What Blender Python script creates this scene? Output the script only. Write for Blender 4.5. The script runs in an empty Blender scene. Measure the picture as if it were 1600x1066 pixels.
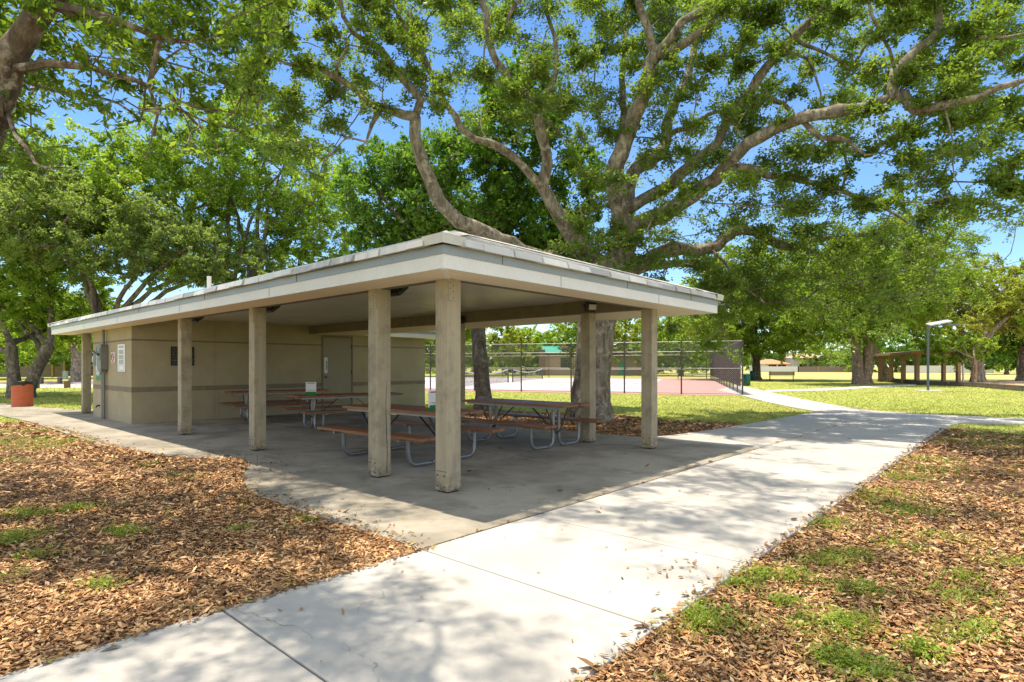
import bpy, bmesh, math, random
import numpy as np
from mathutils import Vector, Matrix
R = math.radians
random.seed(7)
scene = bpy.context.scene
C = scene.collection

# ------------------------------------------------------------------ camera
EYE = 1.4
F = 907.0                      # focal length in photo pixels (1600 wide)
HZ = 572.0                     # horizon row in the photo
cam = bpy.data.cameras.new("camera")
cam.sensor_width = 36.0
cam.lens = 36.0 * F / 1600.0
cam.shift_y = (HZ - 533.0) / 1600.0
cam.clip_start, cam.clip_end = 0.05, 2000.0
camo = bpy.data.objects.new("camera", cam)
C.objects.link(camo)
camo.location = (0, 0, EYE)
camo.rotation_euler = (R(90), 0, 0)
scene.camera = camo

# ------------------------------------------------------------------ light
SUN_EL = 78.0
SUN_AZ = Vector((-0.743, 0.669))           # horizontal direction towards the sun
world = bpy.data.worlds.new("World")
scene.world = world
world.use_nodes = True
wt = world.node_tree
wt.nodes.clear()
wout = wt.nodes.new("ShaderNodeOutputWorld")
wbg = wt.nodes.new("ShaderNodeBackground")
sky = wt.nodes.new("ShaderNodeTexSky")
sky.sky_type = 'NISHITA'
sky.sun_disc = False
sky.sun_elevation = R(SUN_EL)
sky.sun_rotation = math.atan2(SUN_AZ.x, SUN_AZ.y)
sky.air_density = 0.85
sky.dust_density = 0.15
sky.ozone_density = 3.0
wtc = wt.nodes.new("ShaderNodeTexCoord")
wmap = wt.nodes.new("ShaderNodeMapping")
wmap.inputs['Scale'].default_value = (1.0, 1.0, 3.2)
wnz = wt.nodes.new("ShaderNodeTexNoise")
wnz.inputs['Scale'].default_value = 2.6
wnz.inputs['Detail'].default_value = 7
wnz.inputs['Roughness'].default_value = 0.62
wrm = wt.nodes.new("ShaderNodeMapRange")
wrm.inputs['From Min'].default_value = 0.50
wrm.inputs['From Max'].default_value = 0.80
wrm.inputs['To Min'].default_value = 0.0
wrm.inputs['To Max'].default_value = 0.10
wmx = wt.nodes.new("ShaderNodeMix")
wmx.data_type = 'RGBA'
wt.links.new(wtc.outputs['Generated'], wmap.inputs['Vector'])
wt.links.new(wmap.outputs[0], wnz.inputs['Vector'])
wt.links.new(wnz.outputs['Fac'], wrm.inputs['Value'])
# unseen bright cloud added overhead and behind the camera as neutral fill light
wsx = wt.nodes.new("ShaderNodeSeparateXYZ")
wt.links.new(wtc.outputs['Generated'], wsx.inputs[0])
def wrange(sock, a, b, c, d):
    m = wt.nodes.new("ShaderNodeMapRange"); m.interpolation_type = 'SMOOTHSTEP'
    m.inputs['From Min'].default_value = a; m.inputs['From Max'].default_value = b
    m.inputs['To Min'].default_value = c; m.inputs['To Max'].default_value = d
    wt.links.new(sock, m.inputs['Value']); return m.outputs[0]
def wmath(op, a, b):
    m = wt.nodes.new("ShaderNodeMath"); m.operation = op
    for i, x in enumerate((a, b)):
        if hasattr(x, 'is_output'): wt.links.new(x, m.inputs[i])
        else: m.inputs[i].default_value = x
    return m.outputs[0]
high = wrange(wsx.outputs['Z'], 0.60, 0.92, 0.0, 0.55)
fill_behind = wrange(wsx.outputs['Y'], 0.10, -0.55, 0.0, 0.62)
fill_cloud = wmath('MULTIPLY', wmath('MAXIMUM', high, fill_behind), wrange(wnz.outputs['Fac'], 0.30, 0.60, 0.55, 1.0))
wt.links.new(wmath('MAXIMUM', wrm.outputs[0], fill_cloud), wmx.inputs['Factor'])
whs = wt.nodes.new("ShaderNodeHueSaturation")
whs.inputs['Saturation'].default_value = 1.15
wt.links.new(sky.outputs[0], whs.inputs['Color'])
wt.links.new(whs.outputs[0], wmx.inputs[6])
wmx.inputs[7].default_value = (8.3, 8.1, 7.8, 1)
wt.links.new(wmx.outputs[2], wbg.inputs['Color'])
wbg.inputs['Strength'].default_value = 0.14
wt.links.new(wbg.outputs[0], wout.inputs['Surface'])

sun = bpy.data.lights.new("sun", 'SUN')
sun.energy = 4.3
sun.angle = R(0.7)
sun.color = (1.0, 0.885, 0.73)
suno = bpy.data.objects.new("sun", sun)
C.objects.link(suno)
sd = Vector((SUN_AZ.x * math.cos(R(SUN_EL)), SUN_AZ.y * math.cos(R(SUN_EL)), math.sin(R(SUN_EL))))
suno.rotation_euler = sd.to_track_quat('Z', 'Y').to_euler()

vs = scene.view_settings
vs.view_transform = 'Standard'
vs.look = 'None'
vs.exposure = 0.84
vs.gamma = 1.0
scene.cycles.max_bounces = 8
scene.cycles.diffuse_bounces = 4
scene.cycles.glossy_bounces = 2
scene.cycles.transmission_bounces = 4
scene.cycles.transparent_max_bounces = 12
scene.cycles.caustics_reflective = False
scene.cycles.caustics_refractive = False
scene.cycles.use_denoising = True

# ------------------------------------------------------------------ helpers
def W(u, v, Y):
    return Vector(((u - 800.0) / F * Y, Y, EYE + (HZ - v) / F * Y))

def P(u, v, z=0.0):
    Y = (EYE - z) * F / (v - HZ)
    return Vector(((u - 800.0) / F * Y, Y, z))

PO = Vector((-0.707, 6.35, 0.0))            # front corner of the pavilion's corner post
PA = math.atan2(907.0, 817.0)               # its side runs this way
ax = Vector((math.cos(PA), math.sin(PA), 0))
bx_ = Vector((-math.sin(PA), math.cos(PA), 0))
def L(a, b, z=0.0):
    return PO + ax * a + bx_ * b + Vector((0, 0, z))

def empty(name, label, cat, loc=(0, 0, 0), rz=0.0, group=None):
    o = bpy.data.objects.new(name, None)
    C.objects.link(o)
    o.location = loc
    o.rotation_euler = (0, 0, rz)
    o.empty_display_size = 0.2
    return tag(o, label, cat, group)

def tag(o, label=None, cat=None, group=None, kind=None):
    if label: o['label'] = label
    if cat: o['category'] = cat
    if group: o['group'] = group
    if kind: o['kind'] = kind
    return o

def copy_tree(o, parent=None):
    c = o.copy()
    C.objects.link(c)
    c.parent = parent
    for ch in list(o.children):
        copy_tree(ch, c)
    return c

def npmesh(name, verts, faces, mat, parent=None, smooth=False):
    """verts (N,3), faces (M,k) arrays"""
    me = bpy.data.meshes.new(name)
    verts = np.asarray(verts, dtype=np.float32)
    faces = np.asarray(faces, dtype=np.int32)
    k = faces.shape[1]
    me.vertices.add(len(verts))
    me.vertices.foreach_set("co", verts.ravel())
    me.loops.add(faces.size)
    me.loops.foreach_set("vertex_index", faces.ravel())
    me.polygons.add(len(faces))
    me.polygons.foreach_set("loop_start", np.arange(0, faces.size, k, dtype=np.int32))
    me.polygons.foreach_set("loop_total", np.full(len(faces), k, dtype=np.int32))
    if smooth:
        me.polygons.foreach_set("use_smooth", np.ones(len(faces), dtype=bool))
    me.update(calc_edges=True)
    me.materials.append(mat)
    o = bpy.data.objects.new(name, me)
    C.objects.link(o)
    if parent: o.parent = parent
    return o

class MB:
    def __init__(s):
        s.v, s.f = [], []
    def add(s, vs, fs):
        n = len(s.v)
        s.v += [tuple(p) for p in vs]
        s.f += [tuple(i + n for i in f) for f in fs]
        return s
    def box(s, x0, y0, z0, x1, y1, z1):
        x0, x1 = min(x0, x1), max(x0, x1); y0, y1 = min(y0, y1), max(y0, y1); z0, z1 = min(z0, z1), max(z0, z1)
        return s.add([(x0,y0,z0),(x1,y0,z0),(x1,y1,z0),(x0,y1,z0),(x0,y0,z1),(x1,y0,z1),(x1,y1,z1),(x0,y1,z1)],
              [(0,3,2,1),(4,5,6,7),(0,1,5,4),(1,2,6,5),(2,3,7,6),(3,0,4,7)])
    def bar(s, p, q, w, h, up=(0,0,1)):
        p, q = Vector(p), Vector(q)
        d = (q - p).normalized()
        sx = d.cross(Vector(up))
        if sx.length < 1e-4: sx = Vector((1,0,0))
        sx.normalize(); sz = sx.cross(d).normalized()
        c = []
        for e in (p, q):
            for i, j in ((-1,-1),(1,-1),(1,1),(-1,1)):
                c.append(e + sx * (i * w / 2) + sz * (j * h / 2))
        return s.add(c, [(0,3,2,1),(4,5,6,7),(0,1,5,4),(1,2,6,5),(2,3,7,6),(3,0,4,7)])
    def prism(s, poly, z0, z1):
        n = len(poly)
        area = sum(poly[i][0]*poly[(i+1)%n][1]-poly[(i+1)%n][0]*poly[i][1] for i in range(n))
        if area < 0: poly = poly[::-1]
        vs = [(p[0], p[1], z0) for p in poly] + [(p[0], p[1], z1) for p in poly]
        fs = [tuple(range(n-1, -1, -1)), tuple(range(n, 2*n))]
        fs += [(i, (i+1) % n, n + (i+1) % n, n + i) for i in range(n)]
        return s.add(vs, fs)
    def tube(s, pts, r, n=8, cap=True):
        pts = [Vector(p) for p in pts]
        m = len(pts)
        rr = [r] * m if not hasattr(r, '__len__') else list(r)
        t0 = (pts[1] - pts[0]).normalized()
        u = t0.orthogonal().normalized()
        base = len(s.v)
        for i in range(m):
            t = (pts[min(i+1, m-1)] - pts[max(i-1, 0)])
            if t.length < 1e-9: t = t0
            t.normalize()
            u = (u - t * u.dot(t))
            u = u.normalized() if u.length > 1e-6 else t.orthogonal().normalized()
            w = t.cross(u)
            for k in range(n):
                a = 2 * math.pi * k / n
                s.v.append(tuple(pts[i] + (u * math.cos(a) + w * math.sin(a)) * rr[i]))
        for i in range(m - 1):
            for k in range(n):
                k2 = (k + 1) % n
                s.f.append((base+i*n+k, base+i*n+k2, base+(i+1)*n+k2, base+(i+1)*n+k))
        if cap:
            s.f.append(tuple(base + k for k in range(n-1, -1, -1)))
            s.f.append(tuple(base + (m-1)*n + k for k in range(n)))
        return s
    def lathe(s, prof, n=24, c=(0,0)):
        base = len(s.v); m = len(prof)
        for (r, z) in prof:
            for k in range(n):
                a = 2 * math.pi * k / n
                s.v.append((c[0] + r * math.cos(a), c[1] + r * math.sin(a), z))
        for i in range(m - 1):
            for k in range(n):
                k2 = (k + 1) % n
                s.f.append((base+i*n+k, base+i*n+k2, base+(i+1)*n+k2, base+(i+1)*n+k))
        s.f.append(tuple(base + k for k in range(n-1, -1, -1)))
        s.f.append(tuple(base + (m-1)*n + k for k in range(n)))
        return s
    def build(s, name, mat, parent=None, smooth=False, bevel=0.0):
        me = bpy.data.meshes.new(name)
        me.from_pydata(s.v, [], s.f)
        me.update()
        me.materials.append(mat)
        o = bpy.data.objects.new(name, me)
        C.objects.link(o)
        if parent: o.parent = parent
        if smooth:
            for p in me.polygons: p.use_smooth = True
            try: me.set_sharp_from_angle(angle=R(40))
            except Exception: pass
        if bevel > 0:
            m = o.modifiers.new("bevel", 'BEVEL')
            m.width = bevel; m.segments = 2; m.limit_method = 'ANGLE'; m.angle_limit = R(35)
        return o

# ------------------------------------------------------------------ materials
def nmat(name):
    m = bpy.data.materials.new(name)
    m.use_nodes = True
    nt = m.node_tree
    bs = nt.nodes["Principled BSDF"]
    return m, nt, bs

def ramp(nt, stops):
    r = nt.nodes.new("ShaderNodeValToRGB")
    el = r.color_ramp.elements
    while len(el) < len(stops): el.new(0.5)
    for e, (p, c) in zip(el, stops):
        e.position = p
        e.color = (c[0], c[1], c[2], 1)
    return r

def coords(nt, scale=(1,1,1), kind='Object'):
    tc = nt.nodes.new("ShaderNodeTexCoord")
    mp = nt.nodes.new("ShaderNodeMapping")
    mp.inputs['Scale'].default_value = scale
    nt.links.new(tc.outputs[kind], mp.inputs['Vector'])
    return mp.outputs[0]

def noise(nt, vec, scale, detail=5, rough=0.6, dist=0.0):
    n = nt.nodes.new("ShaderNodeTexNoise")
    n.inputs['Scale'].default_value = scale
    n.inputs['Detail'].default_value = detail
    n.inputs['Roughness'].default_value = rough
    n.inputs['Distortion'].default_value = dist
    nt.links.new(vec, n.inputs['Vector'])
    return n.outputs['Fac']

def mixc(nt, fac, a, b, mode='MIX'):
    m = nt.nodes.new("ShaderNodeMix")
    m.data_type = 'RGBA'
    m.blend_type = mode
    for sock, val in ((m.inputs[0], fac), (m.inputs[6], a), (m.inputs[7], b)):
        if hasattr(val, 'is_output'): nt.links.new(val, sock)
        elif isinstance(val, (int, float)): sock.default_value = val
        else: sock.default_value = (val[0], val[1], val[2], 1)
    return m.outputs[2]

def mrange(nt, val, a, b, c=0.0, d=1.0):
    m = nt.nodes.new("ShaderNodeMapRange")
    m.inputs['From Min'].default_value = a; m.inputs['From Max'].default_value = b
    m.inputs['To Min'].default_value = c; m.inputs['To Max'].default_value = d
    nt.links.new(val, m.inputs['Value'])
    return m.outputs[0]

def bump(nt, bs, h, strength=0.3, dist=0.01):
    b = nt.nodes.new("ShaderNodeBump")
    b.inputs['Strength'].default_value = strength
    b.inputs['Distance'].default_value = dist
    nt.links.new(h, b.inputs['Height'])
    nt.links.new(b.outputs[0], bs.inputs['Normal'])

def simple(name, c, c2=None, scale=6.0, stretch=(1,1,1), rough=0.7, metal=0.0, bmp=0.15, bd=0.004, fine=60.0, spec=0.4, lo=0.35, hi=0.7):
    m, nt, bs = nmat(name)
    vec = coords(nt, stretch)
    n1 = noise(nt, vec, scale, 6, 0.65)
    c2 = c2 or tuple(x * 0.72 for x in c)
    col = mixc(nt, mrange(nt, n1, lo, hi), c2, c)
    n2 = noise(nt, vec, fine, 3, 0.6)
    col = mixc(nt, mrange(nt, n2, 0.3, 0.75, 0.0, 0.35), col, tuple(x * 0.62 for x in c))
    nt.links.new(col, bs.inputs['Base Color'])
    bs.inputs['Roughness'].default_value = rough
    bs.inputs['Metallic'].default_value = metal
    bs.inputs['Specular IOR Level'].default_value = spec
    bump(nt, bs, n2, bmp, bd)
    return m

def leafmat(name, cols, nscale=0.5, transl=0.5, tint=(1.0, 1.0, 0.45)):
    """leaf: colour by leaf and by branch, light shining through"""
    m = bpy.data.materials.new(name)
    m.use_nodes = True
    nt = m.node_tree
    nt.nodes.clear()
    out = nt.nodes.new("ShaderNodeOutputMaterial")
    geo = nt.nodes.new("ShaderNodeNewGeometry")
    rp = ramp(nt, [(i / max(1, len(cols) - 1), c) for i, c in enumerate(cols)])
    vec = coords(nt)
    n = noise(nt, vec, nscale, 3, 0.6)
    nn = mrange(nt, n, 0.3, 0.7)
    add = nt.nodes.new("ShaderNodeMath"); add.operation = 'MULTIPLY_ADD'
    nt.links.new(geo.outputs['Random Per Island'], add.inputs[0])
    add.inputs[1].default_value = 0.55
    sc = nt.nodes.new("ShaderNodeMath"); sc.operation = 'MULTIPLY'
    nt.links.new(nn, sc.inputs[0]); sc.inputs[1].default_value = 0.45
    nt.links.new(sc.outputs[0], add.inputs[2])
    nt.links.new(add.outputs[0], rp.inputs[0])
    col = rp.outputs[0]
    d = nt.nodes.new("ShaderNodeBsdfDiffuse"); nt.links.new(col, d.inputs['Color'])
    t = nt.nodes.new("ShaderNodeBsdfTranslucent")
    tcol = mixc(nt, 1.0, col, (tint[0]*1.9, tint[1]*1.9, tint[2]*1.9), 'MULTIPLY')
    nt.links.new(tcol, t.inputs['Color'])
    mx = nt.nodes.new("ShaderNodeMixShader"); mx.inputs[0].default_value = transl
    nt.links.new(d.outputs[0], mx.inputs[1]); nt.links.new(t.outputs[0], mx.inputs[2])
    g = nt.nodes.new("ShaderNodeBsdfGlossy"); g.inputs['Roughness'].default_value = 0.42
    g.inputs['Color'].default_value = (0.9, 0.95, 1.0, 1)
    mx2 = nt.nodes.new("ShaderNodeMixShader"); mx2.inputs[0].default_value = 0.022
    nt.links.new(mx.outputs[0], mx2.inputs[1]); nt.links.new(g.outputs[0], mx2.inputs[2])
    nt.links.new(mx2.outputs[0], out.inputs['Surface'])
    return m

def barkmat(name, c1, c2, c3, scale=1.0):
    m, nt, bs = nmat(name)
    vec = coords(nt, (1, 1, 0.22))
    n1 = noise(nt, vec, 9 * scale, 8, 0.7, 0.6)
    v2 = coords(nt)
    n2 = noise(nt, v2, 1.6, 4, 0.6)
    col = ramp(nt, [(0.36, c2), (0.52, c1), (0.68, c3)])
    nt.links.new(n1, col.inputs[0])
    lich = noise(nt, v2, 5.0, 5, 0.7)
    c = mixc(nt, mrange(nt, lich, 0.52, 0.62, 0, 0.7), col.outputs[0], tuple(min(1, x * 1.45 + 0.02) for x in c3))
    c = mixc(nt, mrange(nt, n2, 0.35, 0.7, 0, 0.5), c, c2)
    nt.links.new(c, bs.inputs['Base Color'])
    bs.inputs['Roughness'].default_value = 0.9
    bs.inputs['Specular IOR Level'].default_value = 0.2
    bump(nt, bs, n1, 1.0, 0.06)
    return m

M = {}
# concrete of the path
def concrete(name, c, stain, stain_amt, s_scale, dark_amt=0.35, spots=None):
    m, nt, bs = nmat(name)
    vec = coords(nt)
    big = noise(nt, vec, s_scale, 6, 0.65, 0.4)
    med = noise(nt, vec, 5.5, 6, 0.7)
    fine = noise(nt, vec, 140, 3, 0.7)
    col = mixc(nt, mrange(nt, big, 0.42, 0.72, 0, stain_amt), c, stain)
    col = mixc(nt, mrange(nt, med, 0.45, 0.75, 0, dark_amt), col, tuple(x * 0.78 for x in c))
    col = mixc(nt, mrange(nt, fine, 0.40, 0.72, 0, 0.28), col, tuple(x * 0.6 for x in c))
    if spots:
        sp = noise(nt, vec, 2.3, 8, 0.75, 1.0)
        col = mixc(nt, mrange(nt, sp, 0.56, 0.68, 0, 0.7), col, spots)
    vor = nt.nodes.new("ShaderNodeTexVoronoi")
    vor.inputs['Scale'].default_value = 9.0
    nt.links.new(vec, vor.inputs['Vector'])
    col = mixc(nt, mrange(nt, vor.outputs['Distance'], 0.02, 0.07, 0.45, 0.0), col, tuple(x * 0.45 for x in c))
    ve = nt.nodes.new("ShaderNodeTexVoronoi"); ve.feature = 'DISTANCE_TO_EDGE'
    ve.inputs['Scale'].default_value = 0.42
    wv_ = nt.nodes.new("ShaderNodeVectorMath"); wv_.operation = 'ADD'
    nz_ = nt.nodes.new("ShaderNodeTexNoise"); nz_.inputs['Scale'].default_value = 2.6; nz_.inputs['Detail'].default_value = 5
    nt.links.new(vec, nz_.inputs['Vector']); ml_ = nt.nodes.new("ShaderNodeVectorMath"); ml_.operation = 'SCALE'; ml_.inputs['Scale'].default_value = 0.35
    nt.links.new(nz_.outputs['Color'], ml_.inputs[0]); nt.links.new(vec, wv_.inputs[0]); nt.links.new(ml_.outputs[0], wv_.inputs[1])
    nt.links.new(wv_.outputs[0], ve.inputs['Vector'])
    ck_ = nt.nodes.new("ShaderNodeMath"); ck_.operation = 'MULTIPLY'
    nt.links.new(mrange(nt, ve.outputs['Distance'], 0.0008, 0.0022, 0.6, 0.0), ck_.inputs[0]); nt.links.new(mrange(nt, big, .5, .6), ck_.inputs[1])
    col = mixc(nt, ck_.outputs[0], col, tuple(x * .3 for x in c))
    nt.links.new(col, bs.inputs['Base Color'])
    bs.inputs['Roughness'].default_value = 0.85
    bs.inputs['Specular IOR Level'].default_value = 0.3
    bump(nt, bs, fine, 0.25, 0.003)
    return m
M['path'] = concrete('path_concrete', (0.485, 0.458, 0.41), (0.35, 0.328, 0.288), 0.85, 1.1, 0.6)
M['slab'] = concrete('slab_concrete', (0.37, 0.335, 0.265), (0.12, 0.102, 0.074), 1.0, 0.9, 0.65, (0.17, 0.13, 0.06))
M['joint'] = simple('joint_dirt', (0.07, 0.05, 0.035), rough=0.95)
M['jointpale'] = simple('pale_joint_filler', (0.44, 0.41, 0.35), (0.24, 0.21, 0.16), 7.0, rough=0.95)
M['farpath'] = concrete('far_concrete', (0.58, 0.56, 0.52), (0.46, 0.44, 0.4), 0.5, 0.7)
# lawn
def lawnmat(name):
    m, nt, bs = nmat(name)
    vec = coords(nt)
    n1 = noise(nt, vec, 0.16, 4, 0.6)
    n2 = noise(nt, vec, 1.3, 5, 0.7)
    n3 = noise(nt, vec, 38, 3, 0.7)
    col = mixc(nt, mrange(nt, n1, 0.38, 0.66), (0.27, 0.34, 0.05), (0.40, 0.385, 0.11))
    col = mixc(nt, mrange(nt, n2, 0.40, 0.74, 0, 0.75), col, (0.50, 0.42, 0.18))
    col = mixc(nt, mrange(nt, n3, 0.35, 0.7, 0, 0.55), col, (0.15, 0.21, 0.03))
    nt.links.new(col, bs.inputs['Base Color'])
    bs.inputs['Roughness'].default_value = 0.95
    bs.inputs['Specular IOR Level'].default_value = 0.1
    bump(nt, bs, n3, 0.6, 0.03)
    return m
M['lawn'] = lawnmat('lawn')
M['dryfield'] = simple('dry_field_grass', (0.46, 0.40, 0.17), (0.36, 0.35, 0.11), .25, rough=.95, bmp=.5, bd=.03, fine=12, spec=.1)
# leaf litter ground
def littermat(name):
    m, nt, bs = nmat(name)
    vec = coords(nt)
    vd = nt.nodes.new("ShaderNodeTexVoronoi")
    vd.inputs['Scale'].default_value = 26
    mp = nt.nodes.new("ShaderNodeMapping"); mp.inputs['Scale'].default_value = (1, 1.9, 1); mp.inputs['Rotation'].default_value = (0, 0, 0.6)
    nt.links.new(vec, mp.inputs['Vector']); nt.links.new(mp.outputs[0], vd.inputs['Vector'])
    sep = nt.nodes.new("ShaderNodeSeparateColor"); nt.links.new(vd.outputs['Color'], sep.inputs[0])
    rp = ramp(nt, [(0.0, (0.035, 0.02, 0.012)), (0.3, (0.09, 0.05, 0.027)), (0.55, (0.19, 0.105, 0.052)), (0.8, (0.30, 0.18, 0.09)), (1.0, (0.46, 0.33, 0.21))])
    nt.links.new(sep.outputs[0], rp.inputs[0])
    n2 = noise(nt, vec, 0.9, 5, 0.65)
    col = mixc(nt, mrange(nt, n2, 0.42, 0.7, 0, 0.6), rp.outputs[0], (0.085, 0.055, 0.035))
    nt.links.new(col, bs.inputs['Base Color'])
    bs.inputs['Roughness'].default_value = 0.95
    bs.inputs['Specular IOR Level'].default_value = 0.1
    bump(nt, bs, vd.outputs['Distance'], 0.8, 0.02)
    return m
M['litter'] = littermat('leaf_litter_ground')
def islandmat(name, stops, rough=0.7, transl=0.0):
    m, nt, bs = nmat(name)
    geo = nt.nodes.new("ShaderNodeNewGeometry")
    rp = ramp(nt, stops)
    nt.links.new(geo.outputs['Random Per Island'], rp.inputs[0])
    nt.links.new(rp.outputs[0], bs.inputs['Base Color'])
    bs.inputs['Roughness'].default_value = rough
    bs.inputs['Specular IOR Level'].default_value = 0.25
    return m
M['deadleaf'] = islandmat('dead_leaf', [(0.0, (0.09, 0.043, 0.020)), (0.16, (0.22, 0.105, 0.042)), (0.45, (0.37, 0.20, 0.088)), (0.7, (0.57, 0.345, 0.155)), (0.9, (0.66, 0.46, 0.25)), (1.0, (0.57, 0.25, 0.065))])
M['strayleaf'] = islandmat('stray_leaf', [(0.0, (0.09, 0.05, 0.028)), (0.3, (0.20, 0.115, 0.055)), (0.6, (0.34, 0.19, 0.085)), (0.9, (0.44, 0.28, 0.13)), (1.0, (0.22, 0.24, 0.06))])
M['blade'] = islandmat('grass_blade', [(0.0, (0.25, 0.33, 0.045)), (0.4, (0.33, 0.40, 0.06)), (0.75, (0.42, 0.44, 0.085)), (1.0, (0.55, 0.47, 0.18))], 0.6)
M['weed'] = leafmat('weed_leaf', [(0.10, 0.17, 0.02), (0.21, 0.30, 0.03), (0.34, 0.40, 0.06)], 3.0, 0.35)

def streaky(name, c, c2, grime, foot=False):
    m, nt, bs = nmat(name)
    vec = coords(nt, (14, 14, 0.9))
    n1 = noise(nt, vec, 1.0, 6, 0.7)
    v2 = coords(nt)
    n2 = noise(nt, v2, 3.2, 6, 0.7)
    n3 = noise(nt, v2, 70, 3, 0.6)
    col = mixc(nt, mrange(nt, n1, 0.35, 0.7), c, c2)
    col = mixc(nt, mrange(nt, n2, 0.48, 0.70, 0, 0.7), col, grime)
    col = mixc(nt, mrange(nt, n3, 0.4, 0.75, 0, 0.2), col, grime)
    if foot:
        sx = nt.nodes.new("ShaderNodeSeparateXYZ"); nt.links.new(v2, sx.inputs[0])
        low = mrange(nt, sx.outputs['Z'], 0.0, 0.22, 1.0, 0.0)
        pw_ = nt.nodes.new("ShaderNodeMath"); pw_.operation = 'MULTIPLY'
        nt.links.new(low, pw_.inputs[0]); nt.links.new(mrange(nt, noise(nt, v2, 16, 5, .7), .40, .62), pw_.inputs[1])
        col = mixc(nt, pw_.outputs[0], col, (0.10, 0.065, 0.04))
    nt.links.new(col, bs.inputs['Base Color'])
    bs.inputs['Roughness'].default_value = 0.75
    bs.inputs['Specular IOR Level'].default_value = 0.3
    bump(nt, bs, n1, 0.25, 0.006)
    return m
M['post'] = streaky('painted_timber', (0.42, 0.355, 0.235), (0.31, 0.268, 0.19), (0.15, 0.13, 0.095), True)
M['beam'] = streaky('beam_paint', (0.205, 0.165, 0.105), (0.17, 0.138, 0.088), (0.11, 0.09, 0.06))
M['wall'] = simple('stucco', (0.44, 0.372, 0.235), (0.34, 0.285, 0.18), 1.1, rough=0.9, bmp=0.35, bd=0.004, fine=90)
M['band'] = simple('stucco_band', (0.27, 0.215, 0.145), rough=0.9, bmp=0.3)
M['doorpaint'] = simple('door_paint', (0.31, 0.275, 0.185), (0.27, 0.235, 0.16), 2.0, rough=0.5, bmp=0.05)
M['doorframe'] = simple('door_frame_paint', (0.21, 0.17, 0.115), rough=0.5, bmp=0.05)
M['white'] = simple('white_fascia_paint', (0.83, 0.81, 0.775), (0.77, 0.75, 0.71), 2.0, rough=0.55, bmp=0.05)
M['fasciagrey'] = simple('grey_metal_fascia', (0.36, 0.375, 0.37), (0.31, 0.325, 0.32), 1.5, rough=0.45, metal=0.3, bmp=0.03)
M['roof'] = simple('galvanised_roof', (0.70, 0.68, 0.64), (0.52, 0.505, 0.48), 1.2, rough=0.40, metal=0.15, bmp=0.04, fine=30)
M['eavemetal'] = islandmat('folded_eave_metal', [(0.0, (0.36, 0.355, 0.34)), (0.4, (0.56, 0.55, 0.53)), (0.75, (0.66, 0.645, 0.61)), (1.0, (0.78, 0.76, 0.71))], 0.38)
def soffitmat(name, axis):
    m, nt, bs = nmat(name)
    vec = coords(nt)
    wv = nt.nodes.new("ShaderNodeTexWave")
    wv.wave_type = 'BANDS'; wv.bands_direction = axis
    wv.inputs['Scale'].default_value = 3.3
    nt.links.new(vec, wv.inputs['Vector'])
    n2 = noise(nt, vec, 2.5, 4, 0.6)
    g = mrange(nt, wv.outputs['Fac'], 0.0, 0.05, 1.0, 0.0)
    col = mixc(nt, mrange(nt, n2, 0.35, 0.75, 0, 0.5), (0.86, 0.75, 0.57), (0.80, 0.69, 0.52))
    col = mixc(nt, g, col, (0.42, 0.38, 0.31))
    nt.links.new(col, bs.inputs['Base Color'])
    bs.inputs['Roughness'].default_value = 0.6
    bump(nt, bs, wv.outputs['Fac'], 0.2, 0.004)
    return m
M['soffit_a'] = soffitmat('soffit_boards', 'X')
M['soffit_b'] = soffitmat('soffit_boards_across', 'Y')
M['ceil'] = simple('ceiling_board', (0.66, 0.61, 0.51), (0.60, 0.55, 0.46), 1.0, rough=0.8, bmp=0.05)
def woodmat(name, c1, c2, c3):
    m, nt, bs = nmat(name)
    vec = coords(nt, (1.2, 22, 22))
    n1 = noise(nt, vec, 1.5, 7, 0.7, 0.5)
    rp = ramp(nt, [(0.3, c1), (0.52, c2), (0.75, c3)])
    nt.links.new(n1, rp.inputs[0])
    n2 = noise(nt, coords(nt), 4.0, 4, 0.6)
    col = mixc(nt, mrange(nt, n2, 0.5, 0.75, 0, 0.45), rp.outputs[0], tuple(x * 0.6 for x in c1))
    nt.links.new(col, bs.inputs['Base Color'])
    bs.inputs['Roughness'].default_value = 0.5
    bump(nt, bs, n1, 0.15, 0.004)
    return m
M['tablewood'] = woodmat('stained_table_wood', (0.15, 0.056, 0.018), (0.25, 0.098, 0.03), (0.35, 0.15, 0.048))
M['galv'] = simple('galvanised_tube', (0.30, 0.305, 0.31), (0.22, 0.225, 0.23), 9.0, rough=0.42, metal=0.6, bmp=0.03)
M['darksteel'] = simple('dark_steel', (0.05, 0.05, 0.05), rough=0.5, metal=0.3, bmp=0.03)
M['black'] = simple('black_plastic', (0.018, 0.018, 0.02), rough=0.45, bmp=0.02)
M['bolt'] = simple('rusty_bolt', (0.13, 0.085, 0.055), rough=0.8)
M['glasslens'] = simple('floodlight_lens', (0.75, 0.72, 0.62), (0.70, 0.58, 0.35), 7, rough=0.15, bmp=0.0)
M['paper'] = simple('white_sign_face', (0.80, 0.80, 0.79), (0.77, 0.77, 0.77), rough=0.4, bmp=0.0)
M['ink'] = simple('dark_ink', (0.06, 0.06, 0.07), rough=0.6, bmp=0.0)
M['purple'] = simple('purple_ink', (0.22, 0.14, 0.36), rough=0.6, bmp=0.0)
M['green'] = simple('green_print', (0.02, 0.22, 0.035), rough=0.5, bmp=0.0)
M['red'] = simple('red_print', (0.50, 0.04, 0.04), rough=0.5, bmp=0.0)
M['elecgrey'] = simple('grey_enamel', (0.21, 0.22, 0.20), (0.16, 0.165, 0.15), rough=0.5, bmp=0.05)
M['bark'] = barkmat('oak_bark', (0.285, 0.240, 0.180), (0.095, 0.074, 0.054), (0.42, 0.375, 0.30))
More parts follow.
